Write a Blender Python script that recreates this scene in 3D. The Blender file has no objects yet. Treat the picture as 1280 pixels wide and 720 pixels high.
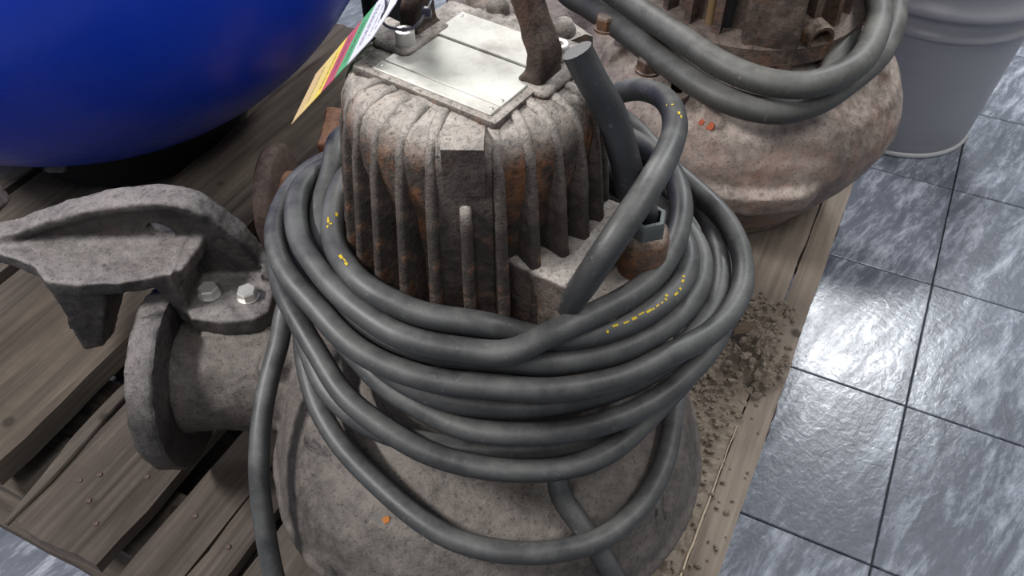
import bpy, bmesh, math, random
import numpy as np
from mathutils import Vector, Matrix, noise

C = bpy.context.scene.collection
PI = math.pi
random.seed(7)

# ------------------------------------------------------------------ camera
cam_data = bpy.data.cameras.new('camera')
cam_data.sensor_width = 36.0
cam_data.lens = 36.0 * 1080.0 / 1280.0
cam_data.clip_start = 0.02
cam = bpy.data.objects.new('camera', cam_data)
C.objects.link(cam)
cam.matrix_world = Matrix(((0.99996782, 0.008023, 0.0, 0.0),
                           (-0.00577376, 0.71962712, -0.69433671, 0.0),
                           (-0.00557067, 0.69431437, 0.71965028, 1.12),
                           (0, 0, 0, 1)))
bpy.context.scene.camera = cam

# ------------------------------------------------------------------ world, lamps, exposure
world = bpy.data.worlds.new('world')
bpy.context.scene.world = world
world.use_nodes = True
world.node_tree.nodes['Background'].inputs[0].default_value = (0.80, 0.88, 1.0, 1)
world.node_tree.nodes['Background'].inputs[1].default_value = 0.20

def ceiling_lamp(name, loc, target, size, power, col=(1, 0.97, 0.95)):
    l = bpy.data.lights.new(name, 'AREA')
    l.shape = 'RECTANGLE'; l.size, l.size_y = size
    l.energy = power; l.color = col
    o = bpy.data.objects.new(name, l); C.objects.link(o)
    o.location = loc
    o.rotation_euler = (Vector(target) - Vector(loc)).to_track_quat('-Z', 'Y').to_euler()
    return o

ceiling_lamp('ceiling_lamp', (-2.3, 0.25, 2.7), (-0.3, 0.8, 0), (1.0, 0.14), 94)
ceiling_lamp('ceiling_lamp', (1.85, 3.25, 2.7), (0.9, 1.8, 0), (0.5, 0.35), 52, (0.95, 0.98, 1.0))
ceiling_lamp('ceiling_lamp', (-0.55, 3.35, 2.7), (-0.1, 1.3, 0), (1.4, 0.3), 66, (1.0, 0.97, 0.95))
ceiling_lamp('ceiling_lamp', (-0.4, -1.1, 2.7), (0.0, 0.8, 0), (1.2, 0.3), 16, (1.0, 0.97, 0.95))
ceiling_lamp('ceiling_lamp', (1.7, 0.7, 2.7), (0.4, 0.9, 0), (1.2, 0.3), 24, (1.0, 0.97, 0.95))

vs = bpy.context.scene.view_settings
vs.view_transform = 'Standard'; vs.look = 'None'; vs.gamma = 1.0
vs.use_curve_mapping = False
vs.exposure = 0.08

# ------------------------------------------------------------------ materials
def new_mat(name):
    m = bpy.data.materials.new(name); m.use_nodes = True
    nt = m.node_tree
    return m, nt, nt.nodes['Principled BSDF']

class N:
    """small helper to wire shader nodes"""
    def __init__(s, nt): s.nt = nt
    def add(s, t, **kw):
        n = s.nt.nodes.new(t)
        for k, v in kw.items(): setattr(n, k, v)
        return n
    def link(s, a, b): s.nt.links.new(a, b)
    def coords(s, scale=(1, 1, 1), rot=(0, 0, 0), rnd=False):
        tc = s.add('ShaderNodeTexCoord'); mp = s.add('ShaderNodeMapping'); out = mp
        if any(rot):                                  # turn first, stretch afterwards
            mp.inputs['Rotation'].default_value = rot
            out = s.add('ShaderNodeMapping'); s.link(mp.outputs[0], out.inputs['Vector'])
        out.inputs['Scale'].default_value = scale
        if rnd:
            oi = s.add('ShaderNodeObjectInfo'); mul = s.add('ShaderNodeVectorMath', operation='SCALE')
            cb = s.add('ShaderNodeCombineXYZ')
            for k in range(3): s.link(oi.outputs['Random'], cb.inputs[k])
            mul.inputs['Scale'].default_value = 37.0
            s.link(cb.outputs[0], mul.inputs[0])
            ad = s.add('ShaderNodeVectorMath', operation='ADD')
            s.link(tc.outputs['Object'], ad.inputs[0]); s.link(mul.outputs[0], ad.inputs[1])
            s.link(ad.outputs[0], mp.inputs['Vector'])
        else:
            s.link(tc.outputs['Object'], mp.inputs['Vector'])
        return out.outputs[0]
    def noise(s, vec, scale, detail=6, rough=0.6, dist=0.0):
        n = s.add('ShaderNodeTexNoise')
        n.inputs['Scale'].default_value = scale; n.inputs['Detail'].default_value = detail
        n.inputs['Roughness'].default_value = rough; n.inputs['Distortion'].default_value = dist
        s.link(vec, n.inputs['Vector']); return n.outputs['Fac']
    def ramp(s, fac, stops):
        r = s.add('ShaderNodeValToRGB'); e = r.color_ramp.elements
        while len(e) < len(stops): e.new(0.5)
        for el, (p, c) in zip(e, stops):
            el.position = p
            el.color = (c, c, c, 1) if isinstance(c, (int, float)) else (*c, 1)
        s.link(fac, r.inputs[0]); return r.outputs[0]
    def mix(s, fac, a, b):
        m = s.add('ShaderNodeMix', data_type='RGBA')
        for v, i in ((fac, 0), (a, 6), (b, 7)):
            if isinstance(v, (int, float)): m.inputs[i].default_value = v
            elif isinstance(v, tuple): m.inputs[i].default_value = (*v, 1)
            else: s.link(v, m.inputs[i])
        return m.outputs[2]
    def math(s, op, a, b=0.0):
        m = s.add('ShaderNodeMath', operation=op)
        for v, i in ((a, 0), (b, 1)):
            if isinstance(v, (int, float)): m.inputs[i].default_value = v
            else: s.link(v, m.inputs[i])
        return m.outputs[0]
    def normal_z(s):
        g = s.add('ShaderNodeNewGeometry'); sp = s.add('ShaderNodeSeparateXYZ')
        s.link(g.outputs['Normal'], sp.inputs[0]); return sp.outputs[2]
    def bump(s, h, strength, dist, prev=None):
        b = s.add('ShaderNodeBump'); b.inputs['Strength'].default_value = strength
        b.inputs['Distance'].default_value = dist
        s.link(h, b.inputs['Height'])
        if prev is not None: s.link(prev, b.inputs['Normal'])
        return b.outputs[0]

def cast_iron(name, dark, mid, dust, rust=(0.20, 0.075, 0.028), rust_at=(0.56, 0.70), dust_at=(0.25, 0.95),
              dust_amount=0.9, rough=0.72, grain=0.5, black=0.0, spec=0.35, rust_amount=0.85, patch=(0.40, 0.56, 0.12)):
    m, nt, p = new_mat(name); n = N(nt)
    v = n.coords()
    a = n.noise(v, 7, 8, 0.65); b = n.noise(v, 70, 6, 0.7); c = n.noise(v, 13, 8, 0.7, 0.4)
    g = n.noise(v, 420, 3, 0.6)
    base = n.mix(n.ramp(n.math('ADD', n.math('MULTIPLY', a, 0.6), n.math('MULTIPLY', b, 0.4)), [(0.42, 0.0), (0.58, 1.0)]), dark, mid)
    pit = n.ramp(n.noise(v, 240, 4, 0.75), [(0.34, 1.0), (0.46, 0.0)])
    rmask = n.math('MULTIPLY', n.ramp(n.math('ADD', n.math('MULTIPLY', c, 0.72), n.math('MULTIPLY', b, 0.28)), [(rust_at[0], 0.0), (rust_at[1], 1.0)]), rust_amount)
    rcol = n.mix(b, tuple(x * 0.55 for x in rust), tuple(min(1, x * 1.5) for x in rust))
    col = n.mix(rmask, base, rcol)
    # dust that has settled on upward faces, patchy
    nz = n.normal_z()
    d = n.ramp(nz, [(dust_at[0], 0.0), (dust_at[1], 1.0)])
    dm = n.math('MULTIPLY', n.math('MULTIPLY', d, n.ramp(n.math('ADD', n.math('MULTIPLY', a, 0.5), n.math('MULTIPLY', b, 0.5)), [(patch[0], patch[2]), (patch[1], 1.0)])), dust_amount)
    dcol = n.mix(g, tuple(x * 0.8 for x in dust), tuple(min(1, x * 1.15) for x in dust))
    col = n.mix(dm, col, dcol)
    col = n.mix(n.math('MULTIPLY', pit, 0.65), col, tuple(x * 0.35 for x in dark))
    if black > 0:
        k = n.ramp(n.noise(v, 10, 7, 0.75, 1.0), [(0.60, 0.0), (0.66, 1.0)])
        col = n.mix(n.math('MULTIPLY', k, black), col, (0.012, 0.012, 0.013))
    n.link(col, p.inputs['Base Color'])
    n.link(n.math('ADD', n.math('MULTIPLY', b, 0.25), rough - 0.12), p.inputs['Roughness'])
    p.inputs['Specular IOR Level'].default_value = spec
    nb = n.bump(b, grain, 0.004)
    nb = n.bump(g, grain * 0.8, 0.0012, nb)
    n.link(nb, p.inputs['Normal'])
    return m

def rubber(name, col, dust, rough=0.45, amount=0.6):
    m, nt, p = new_mat(name); n = N(nt)
    v = n.coords()
    a = n.noise(v, 14, 6, 0.65); b = n.noise(v, 160, 5, 0.7)
    nz = n.normal_z()
    d = n.math('MULTIPLY', n.ramp(nz, [(0.0, 0.0), (0.9, 1.0)]), n.ramp(a, [(0.38, 0.15), (0.62, 1.0)]))
    c = n.mix(n.math('MULTIPLY', d, amount), col, dust)
    c = n.mix(n.ramp(b, [(0.60, 0.0), (0.74, 0.35)]), c, tuple(min(1, x * 1.8) for x in dust))
    n.link(c, p.inputs['Base Color'])
    n.link(n.math('ADD', n.math('MULTIPLY', a, 0.3), rough - 0.12), p.inputs['Roughness'])
    p.inputs['Specular IOR Level'].default_value = 0.45
    n.link(n.bump(b, 0.15, 0.001), p.inputs['Normal'])
    return m

def wood(name, dark, mid, light, dirt=0.5, dirt_col=(0.06, 0.048, 0.038)):
    m, nt, p = new_mat(name); n = N(nt)
    v = n.coords((1.2, 22, 22), rnd=True); w = n.coords((4, 130, 130), rnd=True); u = n.coords(rnd=True)
    a = n.noise(v, 1.6, 8, 0.65, 0.8); f = n.noise(w, 1.2, 4, 0.6, 0.4); s = n.noise(u, 9, 8, 0.7)
    fine = n.noise(u, 120, 4, 0.7)
    t = n.math('ADD', n.math('MULTIPLY', a, 0.6), n.math('MULTIPLY', f, 0.4))
    col = n.ramp(t, [(0.33, dark), (0.50, mid), (0.68, light)])
    col = n.mix(n.math('MULTIPLY', n.ramp(s, [(0.42, 0.0), (0.66, 1.0)]), dirt), col, dirt_col)
    # dark knots and nail stains
    k = n.add('ShaderNodeTexVoronoi'); k.inputs['Scale'].default_value = 11.0
    n.link(u, k.inputs['Vector'])
    kk = n.ramp(k.outputs['Distance'], [(0.06, 1.0), (0.12, 0.0)])
    col = n.mix(n.math('MULTIPLY', kk, 0.7), col, (0.02, 0.016, 0.013))
    n.link(col, p.inputs['Base Color'])
    p.inputs['Roughness'].default_value = 0.8
    p.inputs['Specular IOR Level'].default_value = 0.25
    nb = n.bump(f, 0.35, 0.002); nb = n.bump(fine, 0.3, 0.001, nb)
    n.link(nb, p.inputs['Normal'])
    return m

def plain(name, col, rough=0.5, metal=0.0, spec=0.5, var=0.25, bump=0.1, scale=40):
    m, nt, p = new_mat(name); n = N(nt)
    v = n.coords(); a = n.noise(v, scale, 6, 0.65)
    c = n.mix(a, tuple(x * (1 - var) for x in col), tuple(min(1, x * (1 + var)) for x in col))
    n.link(c, p.inputs['Base Color'])
    p.inputs['Roughness'].default_value = rough; p.inputs['Metallic'].default_value = metal
    p.inputs['Specular IOR Level'].default_value = spec
    if bump: n.link(n.bump(a, bump, 0.002), p.inputs['Normal'])
    return m

M = {}
M['motor'] = cast_iron('motor_cast_iron', (0.045, 0.036, 0.031), (0.135, 0.108, 0.093), (0.60, 0.55, 0.50), rust=(0.22, 0.08, 0.025), rust_at=(0.52, 0.64), dust_at=(0.12, 0.80), patch=(0.36, 0.56, 0.25), grain=1.0)
M['core'] = cast_iron('shaded_core_iron', (0.028, 0.022, 0.019), (0.085, 0.066, 0.055), (0.60, 0.55, 0.50), rust=(0.24, 0.088, 0.024), rust_at=(0.50, 0.63), dust_at=(0.12, 0.80), patch=(0.36, 0.56, 0.25), grain=1.0)  # darker copy of the motor iron; shade between the fins is in its colour
M['volute'] = cast_iron('volute_cast_iron', (0.048, 0.041, 0.037), (0.115, 0.100, 0.090), (0.215, 0.19, 0.17), rust=(0.22, 0.09, 0.045), rust_at=(0.60, 0.78), dust_at=(0.0, 0.9), dust_amount=0.75, patch=(0.34, 0.62, 0.2), black=0.85, grain=0.6, rough=0.55)
M['claw'] = cast_iron('claw_cast_iron', (0.022, 0.019, 0.0185), (0.072, 0.063, 0.060), (0.31, 0.285, 0.272), rust=(0.07, 0.03, 0.022), rust_at=(0.54, 0.68), dust_at=(0.30, 0.95), patch=(0.34, 0.66, 0.25), black=0.75, grain=0.6, rough=0.55, spec=0.5)  # dark base also carries the web's shade, dust also the rib's lit top
M['rear'] = cast_iron('rear_pump_iron', (0.14, 0.108, 0.090), (0.29, 0.232, 0.20), (0.46, 0.395, 0.35), rust=(0.24, 0.10, 0.055), rust_at=(0.48, 0.66), dust_at=(0.15, 0.8), grain=0.5, rough=0.62, rust_amount=0.7)
M['rear_dark'] = cast_iron('rear_motor_iron', (0.05, 0.038, 0.033), (0.15, 0.11, 0.09), (0.22, 0.175, 0.15), rust=(0.14, 0.062, 0.035), rust_at=(0.50, 0.66), dust_at=(0.2, 0.9), grain=0.6)
M['rust'] = cast_iron('rusty_iron', (0.16, 0.065, 0.035), (0.34, 0.15, 0.08), (0.38, 0.22, 0.15), rust=(0.34, 0.12, 0.045), rust_at=(0.48, 0.62), grain=0.6)
M['rust_brown'] = cast_iron('brown_rusty_iron', (0.055, 0.038, 0.033), (0.11, 0.072, 0.06), (0.17, 0.12, 0.10), rust=(0.12, 0.06, 0.045), grain=0.35)
M['handle'] = cast_iron('handle_rusty_iron', (0.024, 0.016, 0.013), (0.075, 0.050, 0.040), (0.30, 0.24, 0.21), rust=(0.085, 0.042, 0.028), rust_at=(0.5, 0.66), grain=1.0)
M['gland'] = cast_iron('gland_rusty_iron', (0.06, 0.036, 0.026), (0.16, 0.105, 0.078), (0.40, 0.34, 0.29), rust=(0.24, 0.10, 0.03), rust_at=(0.50, 0.62), grain=0.6)
M['cable'] = rubber('black_rubber', (0.030, 0.031, 0.033), (0.155, 0.157, 0.152), rough=0.44, amount=0.85)
M['cable_dark'] = rubber('dark_rubber', (0.022, 0.023, 0.027), (0.085, 0.087, 0.093), rough=0.42, amount=0.7)
M['cable_grey'] = rubber('dusty_rubber', (0.05, 0.05, 0.046), (0.20, 0.20, 0.185), rough=0.5, amount=0.8)
M['steel'] = plain('bright_steel', (0.60, 0.58, 0.55), 0.36, 0.45, 0.5, 0.15, 0.05, 120)
def plate_material():
    m, nt, p = new_mat('dusty_aluminium_plate'); n = N(nt)
    u = n.coords(); a = n.noise(u, 16, 7, 0.7); b = n.noise(u, 150, 5, 0.75)
    col = n.mix(b, (0.52, 0.52, 0.47), (0.68, 0.68, 0.62))
    col = n.mix(n.ramp(a, [(0.46, 0.0), (0.64, 0.85)]), col, (0.33, 0.30, 0.265))
    col = n.mix(n.ramp(b, [(0.68, 0.0), (0.74, 0.7)]), col, (0.12, 0.10, 0.085))
    n.link(col, p.inputs['Base Color']); p.inputs['Roughness'].default_value = 0.5; p.inputs['Metallic'].default_value = 0.1
    n.link(n.bump(a, 0.06, 0.002), p.inputs['Normal'])
    return m
M['plate'] = plate_material()
M['tie'] = plain('dark_blue_wire', (0.03, 0.03, 0.05), 0.3, 0, 0.6, 0.1, 0, 40)
M['wood_a'] = wood('weathered_wood', (0.034, 0.026, 0.022), (0.090, 0.073, 0.062), (0.155, 0.130, 0.112), 0.55)
M['wood_b'] = wood('grey_brown_wood', (0.038, 0.030, 0.025), (0.098, 0.081, 0.068), (0.165, 0.140, 0.119), 0.4)
M['wood_c'] = wood('yellowish_wood', (0.042, 0.032, 0.025), (0.100, 0.080, 0.063), (0.165, 0.136, 0.108), 0.5)
M['wood_pale'] = wood('tan_wood', (0.15, 0.12, 0.095), (0.26, 0.215, 0.175), (0.34, 0.29, 0.24), 0.4, (0.15, 0.12, 0.094))
M['splinter'] = plain('fresh_split_wood', (0.55, 0.45, 0.33), 0.7, 0, 0.3, 0.2, 0.1, 60)
M['dirt'] = plain('dry_soil', (0.24, 0.20, 0.158), 0.95, 0, 0.15, 0.45, 0.9, 90)
M['leaf'] = plain('dry_leaf', (0.26, 0.20, 0.14), 0.8, 0, 0.2, 0.2, 0.2, 60)
M['orange'] = plain('orange_rust_flake', (0.40, 0.15, 0.035), 0.8, 0, 0.3, 0.25, 0.3, 200)
M['red_spot'] = plain('orange_red_paint_spot', (0.36, 0.085, 0.035), 0.7, 0, 0.3, 0.2, 0.2, 200)
M['yellow_ink'] = plain('yellow_ink', (0.72, 0.50, 0.03), 0.6, 0, 0.3, 0.25, 0, 300)
M['black'] = plain('black_rubber_pad', (0.018, 0.018, 0.02), 0.7, 0, 0.3, 0.2, 0.1, 60)
M['shard'] = plain('grey_concrete', (0.20, 0.195, 0.19), 0.85, 0, 0.2, 0.2, 0.4, 60)
M['grout'] = plain('dark_grout', (0.075, 0.08, 0.09), 0.75, 0, 0.3, 0.3, 0.3, 90)

def tile_material():
    m, nt, p = new_mat('slate_look_tile'); n = N(nt)
    v = n.coords((3.2, 14, 1), (0, 0, math.radians(16)), rnd=True)
    w = n.coords((18, 60, 1), (0, 0, math.radians(16)), rnd=True)
    u = n.coords(rnd=True)
    a = n.noise(v, 2.0, 7, 0.68, 0.7); b = n.noise(w, 1.6, 6, 0.75, 0.3); c = n.noise(u, 3, 4, 0.5)
    t = n.math('ADD', n.math('ADD', n.math('MULTIPLY', a, 0.55), n.math('MULTIPLY', b, 0.35)), n.math('MULTIPLY', c, 0.2))
    col = n.ramp(t, [(0.42, (0.090, 0.103, 0.130)), (0.54, (0.155, 0.172, 0.21)), (0.60, (0.29, 0.315, 0.37)), (0.68, (0.50, 0.53, 0.60))])
    n.link(col, p.inputs['Base Color'])
    n.link(n.ramp(t, [(0.4, 0.34), (0.65, 0.20)]), p.inputs['Roughness'])
    p.inputs['Specular IOR Level'].default_value = 0.5
    h = n.noise(u, 75, 3, 0.5, 0.6)
    nb = n.bump(h, 0.13, 0.004); nb = n.bump(t, 0.25, 0.003, nb)
    n.link(nb, p.inputs['Normal'])
    return m
M['tile'] = tile_material()
M['wall'] = plain('painted_wall', (0.45, 0.45, 0.44), 0.85, 0, 0.2, 0.06, 0.05, 4)

def tank_material():
    m, nt, p = new_mat('blue_gloss_paint'); n = N(nt)
    u = n.coords(); st = n.coords((1.5, 1.5, 60))
    s = n.noise(st, 3, 5, 0.7); g = n.noise(u, 30, 6, 0.7); sc = n.noise(n.coords((40, 40, 2.2)), 1.3, 5, 0.75, 0.5)
    col = n.mix(g, (0.006, 0.042, 0.50), (0.011, 0.060, 0.62))
    col = n.mix(n.ramp(sc, [(0.74, 0.0), (0.82, 0.35)]), col, (0.16, 0.18, 0.36))
    n.link(col, p.inputs['Base Color'])
    n.link(n.ramp(s, [(0.3, 0.24), (0.7, 0.36)]), p.inputs['Roughness'])
    p.inputs['Specular IOR Level'].default_value = 0.4
    n.link(n.bump(g, 0.05, 0.002), p.inputs['Normal'])
    return m
M['tank'] = tank_material()

def bucket_material():
    m, nt, p = new_mat('scuffed_grey_plastic'); n = N(nt)
    u = n.coords(); s = n.noise(n.coords((6, 6, 30)), 2, 6, 0.7); d = n.noise(u, 16, 7, 0.8, 0.6)
    col = n.mix(s, (0.29, 0.295, 0.325), (0.36, 0.365, 0.395))
    col = n.mix(n.ramp(d, [(0.68, 0.0), (0.74, 0.8)]), col, (0.10, 0.10, 0.115))
    n.link(col, p.inputs['Base Color'])
    p.inputs['Roughness'].default_value = 0.38
    return m
M['bucket'] = bucket_material()

def tag_material():
    """flat print: white head, green, red and yellow bands, rows of tiny illegible print"""
    m, nt, p = new_mat('printed_card'); n = N(nt)
    tc = n.add('ShaderNodeTexCoord'); sp = n.add('ShaderNodeSeparateXYZ')
    n.link(tc.outputs['Generated'], sp.inputs[0])
    r = n.add('ShaderNodeValToRGB'); r.color_ramp.interpolation = 'CONSTANT'
    stops = [(0.0, (0.72, 0.52, 0.26)), (0.14, (0.80, 0.62, 0.22)), (0.30, (0.86, 0.66, 0.10)), (0.392, (0.52, 0.11, 0.15)), (0.545, (0.12, 0.40, 0.18)), (0.675, (0.74, 0.75, 0.83))]
    e = r.color_ramp.elements
    while len(e) < len(stops): e.new(0.5)
    for el, (q, c) in zip(e, stops): el.position = q; el.color = (*c, 1)
    n.link(sp.outputs[0], r.inputs[0])
    cb = n.add('ShaderNodeCombineXYZ')
    n.link(n.math('MULTIPLY', sp.outputs[0], 46.0), cb.inputs[0]); n.link(n.math('MULTIPLY', sp.outputs[1], 26.0), cb.inputs[1])
    ink = n.noise(cb.outputs[0], 1.6, 2, 0.6)
    def band(x0, x1):
        return n.math('MULTIPLY', n.math('GREATER_THAN', sp.outputs[0], x0), n.math('LESS_THAN', sp.outputs[0], x1))
    rows = None
    for x0, x1 in ((0.15, 0.19), (0.31, 0.35), (0.45, 0.49), (0.59, 0.63), (0.72, 0.775), (0.82, 0.84), (0.87, 0.89)):
        b = band(x0, x1); rows = b if rows is None else n.math('ADD', rows, b)
    edge = n.math('MULTIPLY', n.math('GREATER_THAN', sp.outputs[1], 0.16), n.math('LESS_THAN', sp.outputs[1], 0.84))
    mask = n.math('MULTIPLY', n.math('MULTIPLY', rows, edge), n.ramp(ink, [(0.47, 0.0), (0.53, 0.8)]))
    n.link(n.mix(mask, r.outputs[0], (0.03, 0.03, 0.05)), p.inputs['Base Color'])
    p.inputs['Roughness'].default_value = 0.45
    return m
M['tag'] = tag_material()

# ------------------------------------------------------------------ object helpers
ROOT = {}
def thing(name, label, cat, loc, rotz=0.0, group=None):
    o = bpy.data.objects.new(name, None); C.objects.link(o)
    o.empty_display_size = 0.05
    o.location = loc; o.rotation_euler = (0, 0, rotz)
    o['label'] = label; o['category'] = cat
    if group: o['group'] = group
    ROOT[o.name] = Vector(loc)
    return o

def tag(o, label, cat, group=None):
    o['label'] = label; o['category'] = cat
    if group: o['group'] = group
    return o

def root_loc(p):
    v = Vector((0, 0, 0))
    while p is not None:
        v = v + Vector(p.location); p = p.parent
    return v

def obj(name, bm, mat, parent=None, label=None, origin=None, smooth=None):
    """one mesh object; bm is in world coordinates, parents are never rotated"""
    me = bpy.data.meshes.new(name)
    base = Vector(origin) if origin is not None else root_loc(parent)
    if isinstance(bm, bpy.types.Mesh):
        me = bm
        me.transform(Matrix.Translation(-base))
    else:
        bmesh.ops.translate(bm, verts=bm.verts, vec=-base)
        bmesh.ops.recalc_face_normals(bm, faces=bm.faces)
        bm.to_mesh(me); bm.free()
    me.name = name
    if smooth is not None:
        me.shade_smooth()
        if smooth > 0: me.set_sharp_from_angle(angle=math.radians(smooth))
    if not me.materials: me.materials.append(mat)
    o = bpy.data.objects.new(name, me); C.objects.link(o)
    if parent is not None:
        o.parent = parent; o.location = base - root_loc(parent)
    else:
        o.location = base
    if label: o['label'] = label
    return o

def dup(o, parent=None, matrix=None):
    c = o.copy(); C.objects.link(c)
    if parent is not None: c.parent = parent
    if matrix is not None: c.matrix_basis = matrix
    return c

def bm_new(): return bmesh.new()

def add_box(bm, lo, hi, mat=Matrix.Identity(4)):
    vs = [bm.verts.new(mat @ Vector((x, y, z))) for x in (lo[0], hi[0]) for y in (lo[1], hi[1]) for z in (lo[2], hi[2])]
    for f in ((0, 1, 3, 2), (4, 6, 7, 5), (0, 4, 5, 1), (2, 3, 7, 6), (0, 2, 6, 4), (1, 5, 7, 3)):
        bm.faces.new([vs[i] for i in f])
    return vs

def box_bm(lo, hi, mat=Matrix.Identity(4), bevel=0.0, seg=2):
    bm = bm_new(); add_box(bm, lo, hi, mat)
    if bevel: bmesh.ops.bevel(bm, geom=bm.edges[:], offset=bevel, segments=seg, profile=0.5, affect='EDGES')
    return bm

def add_lathe(bm, prof, seg=48, mat=Matrix.Identity(4)):
    """prof: list of (r, z); closes onto the axis where r == 0"""
    rings = []
    for r, z in prof:
        if r <= 1e-6: rings.append([bm.verts.new(mat @ Vector((0, 0, z)))])
        else: rings.append([bm.verts.new(mat @ Vector((r * math.cos(2 * PI * k / seg), r * math.sin(2 * PI * k / seg), z))) for k in range(seg)])
    for a, b in zip(rings, rings[1:]):
        for k in range(seg):
            k2 = (k + 1) % seg
            if len(a) == 1 and len(b) == 1: continue
            if len(a) == 1: bm.faces.new((a[0], b[k2], b[k]))
            elif len(b) == 1: bm.faces.new((a[k], a[k2], b[0]))
            else: bm.faces.new((a[k], a[k2], b[k2], b[k]))
    return bm

def lathe(prof, seg=48, mat=Matrix.Identity(4)): return add_lathe(bm_new(), prof, seg, mat)

def add_prism(bm, pts, y0, y1, mat=Matrix.Identity(4)):
    """outline in x,z extruded along y"""
    a = [bm.verts.new(mat @ Vector((x, y0, z))) for x, z in pts]
    b = [bm.verts.new(mat @ Vector((x, y1, z))) for x, z in pts]
    n = len(pts)
    bm.faces.new(a); bm.faces.new(b[::-1])
    for k in range(n): bm.faces.new((a[k], b[k], b[(k + 1) % n], a[(k + 1) % n]))
    return bm

def frames(pts):
    pts = [Vector(p) for p in pts]; n = len(pts)
    tan = []
    for i in range(n):
        t = pts[min(i + 1, n - 1)] - pts[max(i - 1, 0)]
        tan.append(t.normalized())
    up = Vector((0, 0, 1)) if abs(tan[0].z) < 0.9 else Vector((1, 0, 0))
    nrm = (up - tan[0] * up.dot(tan[0])).normalized()
    out = []
    for i in range(n):
        nrm = (nrm - tan[i] * nrm.dot(tan[i])).normalized()
        out.append((pts[i], tan[i], nrm, tan[i].cross(nrm)))
    return out

def add_tube(bm, pts, rad, seg=10, cap=True):
    fr = frames(pts); rings = []
    for i, (p, t, a, b) in enumerate(fr):
        r = rad[i] if isinstance(rad, (list, tuple)) else rad
        rings.append([bm.verts.new(p + (a * math.cos(2 * PI * k / seg) + b * math.sin(2 * PI * k / seg)) * r) for k in range(seg)])
    for A, B in zip(rings, rings[1:]):
        for k in range(seg):
            k2 = (k + 1) % seg
            bm.faces.new((A[k], A[k2], B[k2], B[k]))
    if cap:
        bm.faces.new(rings[0][::-1]); bm.faces.new(rings[-1])
    return bm

def catmull(pts, sub):
    P = [np.array(p, float) for p in pts]; n = len(P); out = []
    for i in range(n - 1):
        p0 = P[i - 1] if i else 2 * P[0] - P[1]
        p1, p2 = P[i], P[i + 1]
        p3 = P[i + 2] if i + 2 < n else 2 * P[-1] - P[-2]
        for k in range(sub):
            t = k / sub
            out.append(0.5 * (2 * p1 + (p2 - p0) * t + (2 * p0 - 5 * p1 + 4 * p2 - p3) * t * t + (3 * p1 - p0 - 3 * p2 + p3) * t ** 3))
    out.append(P[-1])
    return [Vector(p) for p in out]

def add_sweep(bm, pts, section, side):
    """sweep a section (list of (u, v)) along pts; u runs along the fixed vector side, v across it"""
    side = Vector(side).normalized(); rings = []
    n = len(pts)
    for i, p in enumerate(pts):
        t = (Vector(pts[min(i + 1, n - 1)]) - Vector(pts[max(i - 1, 0)])).normalized()
        w = t.cross(side).normalized()
        sec = section(i / (n - 1)) if callable(section) else section
        rings.append([bm.verts.new(Vector(p) + side * u + w * v) for u, v in sec])
    m = len(rings[0])
    for A, B in zip(rings, rings[1:]):
        for k in range(m): bm.faces.new((A[k], A[(k + 1) % m], B[(k + 1) % m], B[k]))
    bm.faces.new(rings[0][::-1]); bm.faces.new(rings[-1])
    return bm

def rrect(w, h, r, seg=3):
    out = []
    for cx, cy, a0 in ((w / 2 - r, h / 2 - r, 0), (-w / 2 + r, h / 2 - r, 90), (-w / 2 + r, -h / 2 + r, 180), (w / 2 - r, -h / 2 + r, 270)):
        for k in range(seg + 1):
            a = math.radians(a0 + 90 * k / seg); out.append((cx + r * math.cos(a), cy + r * math.sin(a)))
    return out

def roughen(geo, amp, scale, seed=0, amp2=0.0, scale2=0.0):
    """push vertices in and out along their normals with noise, for a sand-cast surface"""
    off = Vector((seed * 3.1, seed * 1.7, seed * 2.3))
    def disp(co):
        d = noise.fractal(co * scale + off, 0.8, 2.0, 3) * amp
        return d + noise.noise(co * scale2 + off) * amp2 if amp2 else d
    if isinstance(geo, bmesh.types.BMesh):
        geo.normal_update()
        for v in geo.verts: v.co = v.co + v.normal * disp(v.co)
    else:
        n = len(geo.vertices)
        co = np.empty(n * 3, np.float32); no = np.empty(n * 3, np.float32)
        geo.vertices.foreach_get('co', co); geo.vertex_normals.foreach_get('vector', no)
        co = co.reshape(-1, 3)
        d = np.array([disp(Vector(c)) for c in co], np.float32)
        geo.vertices.foreach_set('co', (co + no.reshape(-1, 3) * d[:, None]).ravel())
        geo.update()

def fused(bm, voxel, smooth_iter, amp=0.0, scale=30.0, seed=0, amp2=0.0, scale2=0.0):
    """cast body: weld overlapping solids into one skin, soften the joints, roughen it"""
    bmesh.ops.recalc_face_normals(bm, faces=bm.faces)
    me = bpy.data.meshes.new('temporary'); bm.to_mesh(me); bm.free()
    o = bpy.data.objects.new('temporary', me); C.objects.link(o)
    r = o.modifiers.new('r', 'REMESH'); r.mode = 'VOXEL'; r.voxel_size = voxel; r.use_smooth_shade = True
    s = o.modifiers.new('s', 'SMOOTH'); s.factor = 0.5; s.iterations = smooth_iter
    dg = bpy.context.evaluated_depsgraph_get(); dg.update()
    out = bpy.data.meshes.new_from_object(o.evaluated_get(dg))
    bpy.data.objects.remove(o); bpy.data.meshes.remove(me)
    if amp: roughen(out, amp, scale, seed, amp2, scale2)
    out.shade_smooth()
    return out

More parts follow.
